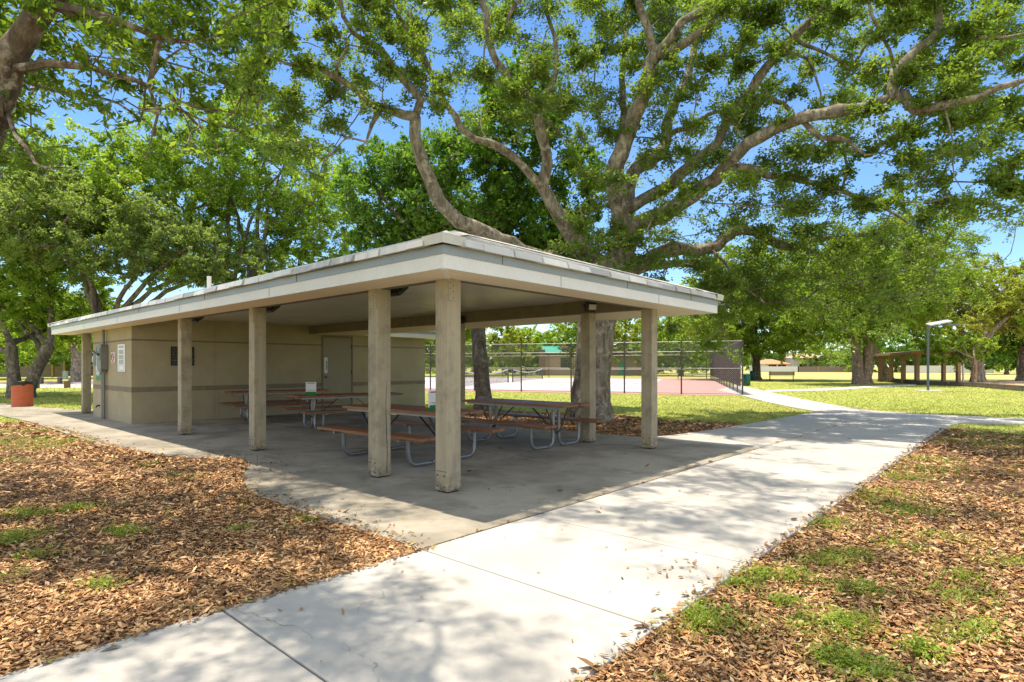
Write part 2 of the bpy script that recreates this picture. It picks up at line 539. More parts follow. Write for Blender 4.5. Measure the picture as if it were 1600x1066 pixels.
M['bark_mottled'] = barkmat('mottled_bark', (0.22, 0.16, 0.115), (0.07, 0.05, 0.04), (0.46, 0.39, 0.32), 0.8)
M['bark_red'] = barkmat('oak_bark_brown', (0.27, 0.20, 0.145), (0.11, 0.075, 0.05), (0.38, 0.29, 0.21))
M['bark_dark'] = barkmat('dark_bark', (0.17, 0.14, 0.105), (0.07, 0.055, 0.04), (0.25, 0.215, 0.17))
M['court'] = simple('court_surface', (0.56, 0.53, 0.54), (0.52, 0.50, 0.51), 0.4, rough=0.85, bmp=0.05)
M['courtred'] = simple('court_border', (0.54, 0.29, 0.265), (0.50, 0.265, 0.24), 0.4, rough=0.85, bmp=0.05)
M['courtline'] = simple('court_line', (0.75, 0.75, 0.74), rough=0.8, bmp=0.0)
M['fencepost'] = simple('fence_tube', (0.07, 0.065, 0.06), (0.10, 0.09, 0.08), rough=0.55, metal=0.2)
M['fencerail'] = simple('fence_rail', (0.26, 0.265, 0.26), rough=0.5, metal=0.4)
def meshmat(name, c, cover, diamond=0.07):
    """woven wire: open between the wires"""
    m, nt, bs = nmat(name)
    out = nt.nodes["Material Output"]
    bs.inputs['Base Color'].default_value = (*c, 1)
    bs.inputs['Roughness'].default_value = 0.6
    tr = nt.nodes.new("ShaderNodeBsdfTransparent")
    mx = nt.nodes.new("ShaderNodeMixShader")
    uv = nt.nodes.new("ShaderNodeTexCoord")
    outs = []
    for ang in (45, -45):
        mp = nt.nodes.new("ShaderNodeMapping")
        mp.inputs['Rotation'].default_value = (0, 0, R(ang))
        nt.links.new(uv.outputs['UV'], mp.inputs['Vector'])
        w = nt.nodes.new("ShaderNodeTexWave")
        w.wave_type = 'BANDS'; w.bands_direction = 'X'
        w.inputs['Scale'].default_value = 0.314 / diamond
        nt.links.new(mp.outputs[0], w.inputs['Vector'])
        outs.append(mrange(nt, w.outputs['Fac'], 1 - cover * 0.35, 1 - cover * 0.30, 0, 1))
    mxx = nt.nodes.new("ShaderNodeMath"); mxx.operation = 'MAXIMUM'
    nt.links.new(outs[0], mxx.inputs[0]); nt.links.new(outs[1], mxx.inputs[1])
    nt.links.new(mxx.outputs[0], mx.inputs[0])
    nt.links.new(tr.outputs[0], mx.inputs[1]); nt.links.new(bs.outputs[0], mx.inputs[2])
    nt.links.new(mx.outputs[0], out.inputs['Surface'])
    return m
M['chain'] = meshmat('chain_link', (0.22, 0.22, 0.21), 0.10)
def screenmat(name):
    m, nt, bs = nmat(name)
    out = nt.nodes["Material Output"]
    vec = coords(nt, (1, 1, 0.4))
    n = noise(nt, vec, 2.2, 5, 0.6)
    col = mixc(nt, n, (0.035, 0.024, 0.026), (0.075, 0.055, 0.058))
    nt.links.new(col, bs.inputs['Base Color'])
    bs.inputs['Roughness'].default_value = 0.9
    tr = nt.nodes.new("ShaderNodeBsdfTransparent")
    mx = nt.nodes.new("ShaderNodeMixShader")
    mx.inputs[0].default_value = 0.97
    bs.inputs['Specular IOR Level'].default_value = 0.05
    nt.links.new(tr.outputs[0], mx.inputs[1]); nt.links.new(bs.outputs[0], mx.inputs[2])
    nt.links.new(mx.outputs[0], out.inputs['Surface'])
    return m
M['screen'] = screenmat('windscreen_fabric')
M['netmat'] = meshmat('net_mesh', (0.02, 0.02, 0.02), 0.55, 0.06)
M['drum'] = simple('red_painted_drum', (0.56, 0.115, 0.045), (0.45, 0.11, 0.05), 5, rough=0.6, bmp=0.1, fine=25)
M['bag'] = simple('black_bin_bag', (0.02, 0.02, 0.022), rough=0.3, bmp=0.6, bd=0.03, fine=14)
M['fencewood'] = streaky('grey_fence_boards', (0.25, 0.20, 0.18), (0.17, 0.14, 0.125), (0.12, 0.10, 0.09))
M['newpost'] = simple('new_pine_post', (0.50, 0.33, 0.10), rough=0.8)
M['bollard'] = streaky('weathered_timber', (0.16, 0.13, 0.10), (0.11, 0.09, 0.07), (0.08, 0.065, 0.05))
M['bollard_brown'] = streaky('brown_timber', (0.22, 0.13, 0.07), (0.16, 0.10, 0.06), (0.10, 0.07, 0.05))
M['utility'] = simple('pale_utility_paint', (0.55, 0.62, 0.62), rough=0.6)
M['brick'] = simple('tan_brick', (0.38, 0.27, 0.21), (0.33, 0.235, 0.185), 3, rough=0.9)
M['brickdark'] = simple('brown_brick', (0.20, 0.12, 0.095), rough=0.9)
M['teal'] = simple('teal_metal_roof', (0.02, 0.33, 0.24), (0.02, 0.28, 0.20), 2, rough=0.5)
M['shade_brown'] = simple('dark_brown_trim', (0.07, 0.045, 0.035), rough=0.8)
M['window'] = simple('dark_window_glass', (0.03, 0.035, 0.04), rough=0.1, bmp=0.0)
M['whitewall'] = simple('white_house_wall', (0.72, 0.71, 0.69), rough=0.8)
M['terracotta'] = simple('terracotta_roof', (0.55, 0.27, 0.12), (0.46, 0.22, 0.10), 4, rough=0.8)
M['salmon'] = simple('salmon_roof', (0.62, 0.42, 0.32), (0.55, 0.36, 0.27), 4, rough=0.8)
M['vinyl'] = simple('white_vinyl', (0.78, 0.78, 0.78), rough=0.5)
M['benchmetal'] = simple('brown_bench_metal', (0.10, 0.075, 0.05), rough=0.5, metal=0.2)
M['greencan'] = simple('dark_green_enamel', (0.01, 0.10, 0.07), rough=0.45)
M['polemat'] = simple('blue_grey_pole', (0.12, 0.15, 0.18), rough=0.45, metal=0.2)
M['solar'] = simple('pale_solar_panel', (0.60, 0.62, 0.66), (0.5, 0.52, 0.57), 3, rough=0.25)
M['shelterpost'] = streaky('shelter_timber', (0.36, 0.24, 0.12), (0.30, 0.20, 0.10), (0.2, 0.14, 0.08))
M['shelterroof'] = simple('rusty_sheet_roof', (0.30, 0.24, 0.18), (0.24, 0.15, 0.10), 2.5, rough=0.6)
M['shelterfascia'] = simple('orange_fascia', (0.48, 0.20, 0.08), rough=0.7)
M['sand'] = simple('playground_mulch', (0.56, 0.37, 0.24), (0.48, 0.31, 0.2), 1.5, rough=0.95)
M['road'] = concrete('road_concrete', (0.50, 0.49, 0.47), (0.4, 0.39, 0.37), 0.5, 0.4)
M['ball'] = simple('yellow_felt', (0.50, 0.55, 0.03), rough=0.95)

# ------------------------------------------------------------------ ground and paving
def pin(poly, pts):
    """points inside polygon"""
    x, y = pts[:, 0], pts[:, 1]
    inside = np.zeros(len(pts), bool)
    n = len(poly)
    for i in range(n):
        x1, y1 = poly[i][0], poly[i][1]; x2, y2 = poly[(i+1) % n][0], poly[(i+1) % n][1]
        c = ((y1 > y) != (y2 > y)) & (x < (x2 - x1) * (y - y1) / (y2 - y1 + 1e-12) + x1)
        inside ^= c
    return inside

g = MB()
nx = 40
g.add([(-600, -60, -0.035), (600, -60, -0.035), (600, 900, -0.035), (-600, 900, -0.035)], [(0, 1, 2, 3)])
tag(g.build('lawn', M['lawn']), kind='structure')

fd = MB(); fd.prism([(16, 66), (24, 62), (31, 64), (37, 60), (44, 66), (58, 61), (75, 64), (110, 60), (200, 72), (200, 180), (10, 180), (22, 90)], -.1, -0.029)
tag(fd.build('field', M['dryfield']), kind='structure')
# the front walk: panels with real joints
pw = MB()
joints = [-9.9, -8.5, -7.1, -5.7, -4.28, -2.88, -1.41, -0.07, 1.2, 2.45, 3.72, 5.0, 6.3, 7.6, 8.9, 10.2, 11.5, 12.8]
for i in range(len(joints) - 1):
    a0, a1 = joints[i] + 0.006, joints[i+1] - 0.006
    pw.prism([L(a0, -3.27), L(a1, -3.27), L(a1, -1.292), L(a0, -1.292)], -0.12, 0.0)
tag(pw.build('path', M['path'], bevel=0.008), kind='structure')
jd = MB()
jd.prism([L(-9.9, -3.25), L(12.8, -3.25), L(12.8, -1.2), L(-9.9, -1.2)], -0.12, -0.018)
tag(jd.build('path_joint_fill', M['joint']), kind='structure')
# pavilion slab with a small corner chipped by the mulch
sl = MB()
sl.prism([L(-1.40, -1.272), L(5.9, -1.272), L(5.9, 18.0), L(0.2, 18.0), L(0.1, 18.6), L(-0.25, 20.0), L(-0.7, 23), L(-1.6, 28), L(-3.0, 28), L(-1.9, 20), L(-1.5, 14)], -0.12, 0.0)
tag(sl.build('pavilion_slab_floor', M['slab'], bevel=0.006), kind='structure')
sj = MB()
sj.prism([L(2.42, -1.2), L(2.45, -1.2), L(2.45, 11.2), L(2.42, 11.2)], -.02, 0.0035)
for b in (2.95, 6.9): sj.prism([L(-1.3, b), L(2.418, b), L(2.418, b + .03), L(-1.3, b + .03)], -.02, 0.0035); sj.prism([L(2.452, b), L(5.85, b), L(5.85, b + .03), L(2.452, b + .03)], -.02, 0.0035)
tag(sj.build('slab_joint_line_markings', M['jointpale']), kind='structure')
# broad pavement beside the walk and the fork beyond
wide = [L(5.912, -1.28), L(5.912, 2.1), L(5.97, 0.95), L(6.6, 0.72), L(8.0, 0.52), L(10.0, 0.40), L(12.4, 0.32),
        P(1278, 643), P(1240, 636.5), P(1194, 627), P(1162, 618.5), P(1120, 610), P(1152, 600), P(1162, 603.5), P(1197, 611.5), P(1256, 624), P(1310, 634), P(1362, 641.5),
        P(1470, 648.2), P(1600, 654), P(1800, 662), P(1800, 672), P(1600, 662.5), P(1500, 660.5), P(1482, 665), L(12.806, -3.27), L(12.806, -1.28)]
wide = [L(5.912, -1.28), L(5.912, 2.1)] + wide[2:]
fp = MB(); fp.prism(wide, -0.12, -0.002)
tag(fp.build('pavement', M['path']), kind='structure')
sp = MB(); sp.prism([P(1194, 611.8), P(1294, 609.6), P(1362, 605.5), P(1431, 602), P(1431, 600), P(1362, 602.6), P(1294, 606.6), P(1196, 609.6)], -0.1, -0.010)
tag(sp.build('side_path', M['farpath']), kind='structure')
# tennis court
CF = Vector((11.2, 28.2, 0)); cf = Vector((-0.934, 0.358, 0)); cs = Vector((0.285, 0.958, 0))
def ct(i, j, z=0): return CF + cf * i + cs * j + Vector((0, 0, z))
cb = MB(); cb.prism([ct(-0.4, -0.5), ct(60, -0.5), ct(60, 37), ct(-0.4, 37)], -0.1, -0.014)
tag(cb.build('tennis_court_ground', M['courtred']), kind='structure')
cg = MB()
cg.prism([ct(5.0, 2.0), ct(56, 2.0), ct(56, 16.6), ct(5.0, 16.6)], -0.05, -0.009)
cg.prism([ct(5.0, 18.0), ct(56, 18.0), ct(56, 33.6), ct(5.0, 33.6)], -0.05, -0.009)
tag(cg.build('playing_surface_ground', M['court']), kind='structure')
cl = MB()
for j in (2.6, 15.8, 18.8, 32.6):
    cl.prism([ct(6, j), ct(56, j), ct(56, j + .08), ct(6, j + .08)], -0.02, -0.005)
for i in (6, 12.5, 30):
    cl.prism([ct(i, 2.6), ct(i + .08, 2.6), ct(i + .08, 32.6), ct(i, 32.6)], -0.02, -0.0045)
tag(cl.build('court_line_markings', M['courtline']), kind='structure')
rd = MB(); rd.prism([(-90, 37.8), (-14, 37.8), (-14, 46.5), (-90, 46.5)], -0.1, -0.02)
tag(rd.build('road', M['road']), kind='structure')
sa = MB(); sa.prism([(30.8, 43.6), (31.6, 39.7), (28.9, 32.8), (60, 30), (70, 50), (45, 57), (36.0, 54)], -0.1, -0.01)
tag(sa.build('playground_ground', M['sand']), kind='structure')

# mulch beds: thin irregular sheets of leaf litter
def wob(poly, amp, step, seed, keep=()):
    rng = np.random.RandomState(seed)
    out = []
    n = len(poly)
    for i in range(n):
        p, q = Vector(poly[i][:2]), Vector(poly[(i+1) % n][:2])
        k = max(1, int((q - p).length / step))
        for j in range(k):
            t = j / k
            x = p.lerp(q, t)
            if i in keep: out.append((x.x, x.y))
            else: out.append((x.x + rng.uniform(-amp, amp), x.y + rng.uniform(-amp, amp)))
    return out
def ab(*pts): return [L(a, b) for a, b in pts]
lobe = ab((-1.62, 1.7), (-1.45, 1.75), (-1.33, 1.95), (-1.22, 2.3), (-0.95, 2.9), (-0.62, 3.5), (-0.45, 4.0), (-0.62, 4.35), (-0.95, 4.7), (-1.15, 5.3), (-1.28, 6.2), (-1.36, 7.2), (-1.62, 7.4))
mulch_left = ab((-1.405, -1.285), (-1.405, 12.0), (-1.5, 14.0), (-3.2, 15.0), (-9.0, 12.0), (-11.0, 4.0), (-11.0, -1.285))
mulch_right = ab((-9, -3.275), (12.2, -3.275), (11.6, -5.2), (12.0, -7.5), (10.0, -12.0), (0, -13), (-9, -11))
mulch_back = ab((5.91, 9.0), (5.91, 1.3), (6.6, 0.74), (8.0, 0.56), (9.6, 0.44), (10.3, 0.6), (9.8, 2.2), (10.4, 4.4), (9.4, 6.6), (9.6, 9.0))
for nm, poly, keep, z in (('mulch_ground', mulch_left, (0, 6), -0.024), ('mulch_ground', mulch_right, (0,), -0.024), ('mulch_ground', mulch_back, (0, 1, 2, 3), -0.022)):
    mm = MB(); mm.prism(wob(poly, 0.16, 0.5, 3, keep), -0.09, z)
    tag(mm.build(nm, M['litter']), kind='structure')
mm = MB(); mm.prism(wob(lobe, 0.045, 0.13, 4), -0.02, 0.006)
tag(mm.build('mulch_spill_ground', M['litter']), kind='structure')

# dead leaves, modelled one by one
def leaf_cards(pos, yaw, length, width, fold, tilt, rng):
    """folded leaf of two triangles sharing the midrib, lying at pos"""
    n = len(pos)
    ca, sa_ = np.cos(yaw), np.sin(yaw)
    ex = np.stack([ca, sa_, np.zeros(n)], 1)
    ey = np.stack([-sa_, ca, np.zeros(n)], 1)
    ex = ex + np.stack([np.zeros(n), np.zeros(n), tilt], 1)
    up = np.zeros((n, 3)); up[:, 2] = 1
    l = length[:, None]; w = width[:, None]; f = fold[:, None]
    v = np.empty((n, 4, 3))
    v[:, 0] = pos - ex * l * .5
    v[:, 1] = pos + ey * w * .5 + up * f - ex * l * .05
    v[:, 2] = pos + ex * l * .5 + up * f * .6
    v[:, 3] = pos - ey * w * .5 + up * f * rng.uniform(.2, 1.3, n)[:, None] - ex * l * .05
    return v.reshape(-1, 3)
def leaf_curl(pos, yaw, length, width, rng):
    """curled oval leaf, eight vertices about its midrib"""
    n = len(pos)
    ca, sa_ = np.cos(yaw), np.sin(yaw)
    ex = np.stack([ca, sa_, rng.normal(0, .25, n)], 1)
    ey = np.stack([-sa_, ca, rng.normal(0, .22, n)], 1)
    up = np.zeros((n, 3)); up[:, 2] = 1
    l = length[:, None]; w = width[:, None]
    c = (length * rng.uniform(-.06, .16, n))[:, None]; e = (width * rng.uniform(-.12, .38, n))[:, None]; e2 = (width * rng.uniform(-.15, .5, n))[:, None]
    v = np.empty((n, 8, 3))
    v[:, 0] = pos - ex * l * .5 + up * c
    v[:, 1] = pos - ex * l * .17
    v[:, 2] = pos + ex * l * .18
    v[:, 3] = pos + ex * l * .5 + up * c
    v[:, 4] = v[:, 1] + ey * w * .5 + up * e
    v[:, 5] = v[:, 2] + ey * w * .42 + up * e
    v[:, 6] = v[:, 1] - ey * w * .5 + up * e2
    v[:, 7] = v[:, 2] - ey * w * .42 + up * e2
    t = np.array([[0, 1, 4], [4, 1, 2], [4, 2, 5], [5, 2, 3], [0, 6, 1], [6, 2, 1], [6, 7, 2], [7, 3, 2]])
    f = (np.arange(n)[:, None, None] * 8 + t[None]).reshape(-1, 3)
    return v.reshape(-1, 3), f
def tri_fold(n):
    b = np.arange(n)[:, None] * 4
    return np.concatenate([b + np.array([[0, 2, 1]]), b + np.array([[0, 3, 2]])], 0)

def sample(poly, dens, rng, lim=None):
    xs = [p[0] for p in poly]; ys = [p[1] for p in poly]
    n = int((max(xs) - min(xs)) * (max(ys) - min(ys)) * dens)
    pts = np.stack([rng.uniform(min(xs), max(xs), n), rng.uniform(min(ys), max(ys), n)], 1)
    pts = pts[pin(poly, pts)]
    return pts
def inview(pts, margin=1.12):
    y = np.maximum(pts[:, 1], 0.05)
    u = np.abs(pts[:, 0] / y)
    return (pts[:, 1] > 2.2) & (u < 0.882 * margin)
rng = np.random.RandomState(11)
allp, alll = [], []
def smooth_noise(p, s, seed):
    r = np.random.RandomState(seed)
    o = np.zeros(len(p))
    for k in range(6):
        d = r.normal(size=2) * s * (1 + 0.6 * k); o += np.sin(p @ d + r.uniform(0, 6.28)) / (1 + .5 * k)
    return o
for poly, zz in ((mulch_left, -0.02), (mulch_right, -0.02), (mulch_back, -0.018), (lobe, 0.008)):
    for d0, d1, dens, sz in ((0, 5.2, 6800, 0.034), (5.2, 8.5, 3400, 0.038), (8.5, 14, 1000, 0.052), (14, 22, 220, 0.085)):
        p = sample(poly, dens * (1.0 if zz < 0 else 0.8), rng)
        dist = np.hypot(p[:, 0], p[:, 1])
        p = p[(dist >= d0) & (dist < d1) & inview(p)]
        q_ = smooth_noise(p, 1.1, 4) + .6 * smooth_noise(p, 3.1, 9)
        p = p[rng.rand(len(p)) < np.clip(.80 + .30 * q_, .22, 1)]
        if len(p) == 0: continue
        z = zz + rng.uniform(0, 0.022, len(p))
        allp.append(np.column_stack([p, z])); alll.append(np.minimum(rng.lognormal(math.log(sz), 0.45, len(p)), sz * 1.9))
pos = np.concatenate(allp); ln = np.concatenate(alll); n = len(pos)
v, lf = leaf_curl(pos, rng.uniform(0, 6.28, n), ln, ln * rng.uniform(0.19, 0.36, n), rng)
tag(npmesh('leaf_litter', v, lf, M['deadleaf']), 'brown and tan fallen oak leaves covering the bare ground beside the walk', 'leaf litter', kind='stuff')
# sticks lying in the litter
tk = MB()
for poly in (mulch_left, mulch_right):
    for q in sample(poly, 3.0, rng):
        if np.hypot(*q) > 9 or not inview(q[None])[0]: continue
        a = rng.uniform(0, 6.28); l_ = rng.lognormal(math.log(.14), .5); d = np.array([math.cos(a), math.sin(a)]) * l_
        tk.tube([(q[0], q[1], -.004), (q[0] + d[0] * .5 + rng.normal(0, .012), q[1] + d[1] * .5 + rng.normal(0, .012), .006), (q[0] + d[0], q[1] + d[1], -.002)], [.004, .0035, .002], 5)
tag(tk.build('fallen_twigs', M['bark_dark']), 'thin broken twigs lying in the leaf litter', 'fallen twigs', kind='stuff')
# stray leaves on the concrete
pav = ab((-6, -3.2), (12, -3.2), (12, -1.3), (5.8, -1.2), (5.8, 9), (-1.3, 9), (-1.3, -1.3), (-6, -1.3))
p = sample(pav, 2.6, rng); p = p[inview(p)]
edge = []
for a in np.arange(-6, 12, 0.035):                         # drifted along joints and edges
    if rng.rand() < .45: q = L(a, -1.28 + rng.normal(0, .018)); edge.append((q.x, q.y))
    if rng.rand() < .35: q = L(a, -3.25 + abs(rng.normal(0, .05))); edge.append((q.x, q.y))
for b in np.arange(-1.2, 12, 0.02):
    if rng.rand() < .6: q = L(-1.38 + abs(rng.normal(0, .16)), b); edge.append((q.x, q.y))
for k in range(45):
    q = L(rng.normal(-.55, .28), rng.normal(-2.95, .2)); edge.append((q.x, q.y))
for k in range(420):
    q = L(rng.normal(-.75, .38), rng.normal(3.9, 1.0)); edge.append((q.x, q.y))
for a in np.arange(-6, -1.3, 0.01):
    q = L(a, -1.29 - abs(rng.normal(0, .035))); edge.append((q.x, q.y))
for a in np.arange(-3, 12, 0.02):
    q = L(a, -3.27 + abs(rng.normal(0, .03))); edge.append((q.x, q.y))
for b in np.arange(-1.2, 12, 0.012):
    q = L(-1.40 + abs(rng.normal(0, .06)), b); edge.append((q.x, q.y))
for k in range(260):
    q = L(5.9 - abs(rng.normal(0, .5)), rng.uniform(0.5, 8)); edge.append((q.x, q.y))
edge = np.array(edge); edge = edge[inview(edge)]
p = np.concatenate([p, edge]); n = len(p)
ln = rng.lognormal(math.log(0.036), 0.4, n)
v, lf = leaf_curl(np.column_stack([p, np.full(n, 0.008)]), rng.uniform(0, 6.28, n), ln, ln * rng.uniform(0.22, 0.42, n), rng)
v[:, 2] = np.maximum(v[:, 2], .002)
tag(npmesh('fallen_leaves', v, lf, M['strayleaf']), 'small dry leaves scattered over the concrete walk and slab', 'fallen leaves', kind='stuff')

# grass blades of the lawn nearer than the court
def blades(pts, h, w, rng, z=-0.035, lean=0.5):
    n = len(pts)
    yaw = rng.uniform(0, 6.28, n)
    dx, dy = np.cos(yaw), np.sin(yaw)
    lx, ly = rng.normal(0, lean, n) * h, rng.normal(0, lean, n) * h
    v = np.empty((n, 3, 3))
    v[:, 0] = np.column_stack([pts[:, 0] - dx * w, pts[:, 1] - dy * w, np.full(n, z)])
    v[:, 1] = np.column_stack([pts[:, 0] + dx * w, pts[:, 1] + dy * w, np.full(n, z)])
    v[:, 2] = np.column_stack([pts[:, 0] + lx, pts[:, 1] + ly, z + h])
    return v.reshape(-1, 3), np.arange(3 * n).reshape(-1, 3)
hard = [wide, [L(-1.4, -3.3), L(12.8, -3.3), L(12.8, -1.2), L(5.9, -1.2), L(5.9, 18), L(-1.4, 18)], [ct(-0.5, -0.6), ct(60, -0.6), ct(60, 37), ct(-0.5, 37)],
        [P(1194, 611.8), P(1294, 609.6), P(1362, 605.5), P(1431, 602), P(1431, 600), P(1362, 602.6), P(1294, 606.6), P(1196, 609.6)]]
gp = []
for y0, y1, dens in ((11, 16, 420), (16, 22, 260), (22, 32, 110), (32, 48, 36)):
    n = int(dens * (y1 - y0) * (2 * 0.93 * y1))
    n = min(n, 160000)
    p = np.stack([rng.uniform(-0.93 * y1, 0.93 * y1, n), rng.uniform(y0, y1, n)], 1)
    p = p[inview(p, 1.04)]
    k = np.ones(len(p), bool)
    for h_ in hard: k &= ~pin(h_, p)
    for mpoly, thr in ((mulch_left, .86), (mulch_right, .95), (mulch_back, .93)):
        ins = pin(mpoly, p)
        k &= ~(ins & (rng.rand(len(p)) < thr))
    p = p[k]
    gp.append((p, y0))
vv, ff, off = [], [], 0
for p, y0 in gp:
    n = len(p)
    h = rng.uniform(0.02, 0.05, n) * (1 + y0 / 60)
    a, b = blades(p, h, 0.0045 + y0 * 0.0003, rng, lean=1.3)
    vv.append(a); ff.append(b + off); off += len(a)
tag(npmesh('grass', np.concatenate(vv), np.concatenate(ff), M['blade']), 'short sunlit lawn grass between the pavilion and the court', 'grass', kind='stuff')
# weeds and tufts in the litter
tufts = []
for (u, v_, r_, n_) in ((1100, 975, .17, 230), (1075, 955, .1, 90), (1150, 915, .12, 110), (1240, 905, .1, 70), (1180, 900, .13, 120), (1225, 945, .07, 60), (1300, 985, .16, 150), (1330, 975, .1, 80), (1310, 1035, .09, 110), (1350, 1055, .1, 120), (1440, 1020, .08, 90), (1335, 925, .12, 110), (1285, 820, .2, 130), (1325, 870, .13, 90), (1290, 880, .12, 80), (1420, 800, .2, 120), (1450, 720, .25, 80), (1370, 780, .3, 110), (1360, 770, .25, 110), (1505, 905, .12, 70), (1500, 935, .15, 110), (1530, 985, .12, 70), (1570, 880, .12, 60), (1500, 1000, .1, 60), (1405, 745, .3, 100), (1460, 735, .3, 100), (1500, 690, .5, 160), (1540, 680, .6, 170), (1570, 700, .5, 100), (1590, 690, .5, 90), (1400, 855, .15, 60), (1460, 840, .15, 50),
                       (250, 728, .16, 90), (310, 750, .1, 40), (282, 745, .08, 30), (25, 840, .16, 120), (60, 805, .16, 70), (20, 850, .1, 60), (60, 870, .1, 40), (15, 905, .1, 30), (160, 920, .07, 50), (205, 835, .1, 50), (125, 795, .1, 50), (185, 830, .09, 40), (155, 690, .2, 90), (230, 693, .14, 40), (110, 797, .12, 40), (370, 830, .08, 30), (480, 815, .08, 30), (60, 700, .4, 160), (30, 690, .5, 200), (20, 675, .6, 200), (90, 690, .3, 80), (10, 720, .3, 60), (210, 690, .2, 40), (35, 805, .1, 60)):
    q = P(u, v_, -0.02)
    pts = np.column_stack([rng.normal(q.x, r_ * .8, int(n_ * 1.4)), rng.normal(q.y, r_ * .62, int(n_ * 1.4))])
    tufts.append(pts)
for q in sample(mulch_right, 5.0, rng):
    if np.hypot(*q) < 12: tufts.append(np.column_stack([rng.normal(q[0], .045, 5), rng.normal(q[1], .045, 5)]))
for q in sample(mulch_left, 1.6, rng):
    if np.hypot(*q) < 12: tufts.append(np.column_stack([rng.normal(q[0], .04, 4), rng.normal(q[1], .04, 4)]))
tp = np.concatenate(tufts); 
k = ~pin(hard[1], tp) & ~pin([L(-9, -3.27), L(12.8, -3.27), L(12.8, -1.29), L(-9, -1.29)], tp)
tp = tp[k]; n = len(tp)
a, b = blades(tp, rng.uniform(0.02, 0.085, n), 0.004, rng, -0.025, 0.9)
lp = np.column_stack([tp, rng.uniform(-0.012, 0.030, n)])
rep = 3
lp = np.repeat(lp, rep, 0) + rng.normal(0, .018, (n * rep, 3)); lp[:, 2] = np.maximum(lp[:, 2], -0.012)
ln = rng.uniform(0.012, 0.030, n * rep)
lv = leaf_cards(lp, rng.uniform(0, 6.28, n * rep), ln, ln * .5, ln * .12, rng.normal(0.2, .4, n * rep), rng)
tag(npmesh('weeds', np.concatenate([a, lv]), np.concatenate([b, tri_fold(n * rep) + len(a)]), M['weed']), 'low green weeds and grass tufts growing through the leaf litter', 'weeds', kind='stuff')

# ------------------------------------------------------------------ pavilion
pv = empty('picnic_pavilion', 'open sided park pavilion with timber posts, metal hip roof and a beige block room', 'pavilion', PO, PA)
ZB, ZC = 2.366, 2.608
EA0, EA1, EB0, EB1 = -0.476, 6.12, -0.476, 17.6
AB = 4.56                                            # far row of posts
def post(a, b, plate='left', strap='left'):
    m = MB(); m.box(a, b, 0.018, a + .2, b + .2, ZB - .001)
    o = m.build('post', M['post'], pv, bevel=0.006)
    s = MB(); s.box(a + .02, b + .02, 0.0, a + .18, b + .18, 0.022)
    s.build('foot', M['joint'], o)
    # steel plates, painted over
    q = MB()
    q.box(a - .004, b + .004, 0.03, a + .03, b + .196, 0.235)
    q.build('base_plate', M['post'], o, bevel=0.002)
    for (yy, zz) in ((.045, .07), (.155, .07), (.045, .19), (.155, .19)):
        t = MB(); t.tube([(a - .010, b + yy, zz), (a, b + yy, zz)], .011, 8)
        t.build('bolt', M['bolt'], o)
    t = MB(); t.tube([(a - .0045, b + .004, .236), (a - .0045, b + .196, .236)], .0025, 4); t.build('plate_edge', M['bolt'], o)
    s = MB(); t = MB()
    if strap == 'front':
        s.box(a + .012, b - .012, ZB - .25, a + .10, b + .02, ZB - .003)
        for i in range(6): t.tube([(a + .03 + .045 * (i % 2), b - .016, ZB - .05 - .033 * i), (a + .03 + .045 * (i % 2), b, ZB - .05 - .033 * i)], .006, 6)
    else:
        s.box(a - .012, b + .01, ZB - .25, a + .02, b + .095, ZB - .003)
        for i in range(6): t.tube([(a - .016, b + .03 + .04 * (i % 2), ZB - .05 - .033 * i), (a, b + .03 + .04 * (i % 2), ZB - .05 - .033 * i)], .006, 6)
    s.build('strap', M['post'], o, bevel=0.002)
    t.build('screw', M['bolt'], o)
    return o
post(0, 0, strap='front')
for b in (1.30, 4.74, 8.05, 16.05): post(0, b)
post(AB, 0, strap='front')
for b in (1.25, 4.75, 8.05): post(AB, b)
# crack in the second post is a real slit-like dark check
ck = MB()
pts = [(0.135, 1.2985, z) for z in (0.05, 0.3, 0.62, 0.95, 1.22)]
ck.tube([(x + .012 * math.sin(i * 1.7), y, z) for i, (x, y, z) in enumerate(pts)], [.004, .0035, .0045, .003, .001], 4)
ck.build('timber_crack', M['joint'], pv)
# beams
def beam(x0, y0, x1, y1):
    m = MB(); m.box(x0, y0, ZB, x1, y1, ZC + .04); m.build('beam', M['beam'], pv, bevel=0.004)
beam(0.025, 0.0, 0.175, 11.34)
beam(AB + .025, 0.0, AB + .175, 11.34)
beam(0.18, 0.025, AB + .02, 0.175)
m = MB(); m.box(0.178, 0.178, ZC, AB + .022, 11.34, ZC + .02); m.build('ceiling', M['ceil'], pv)
tr = MB()
tr.box(1.9, 0.18, ZC - .006, 1.94, 11.3, ZC + .003)
tr.build('ceiling_joint_strip', M['ceil'], pv)
# soffit boards
s1 = MB()
s1.prism([(EA0 + .02, EB0 + .02), (0.022, 0.022), (0.022, 17.5), (EA0 + .02, 17.58)], ZB - .004, ZB + .012)
s1.build('soffit', M['soffit_b'], pv)
s2 = MB()
s2.prism([(EA0 + .021, EB0 + .02), (EA1 - .02, EB0 + .02), (EA1 - .02, 0.022), (0.023, 0.022)], ZB - .004, ZB + .012)
s2.build('soffit', M['soffit_a'], pv)
s3 = MB()
s3.box(AB + .178, 0.0235, ZB - .004, EA1 - .02, 11.34, ZB + .012)
s3.box(EA1 - .019, 10.9, ZB - .004, 9.5, 11.34, ZB + .012)
s3.build('soffit', M['soffit_b'], pv)
mi = MB()
mi.bar((EA0 + .03, EB0 + .03, ZB - .008), (0.0, 0.0, ZB - .008), .05, .012)
mi.build('mitre_trim', M['white'], pv)
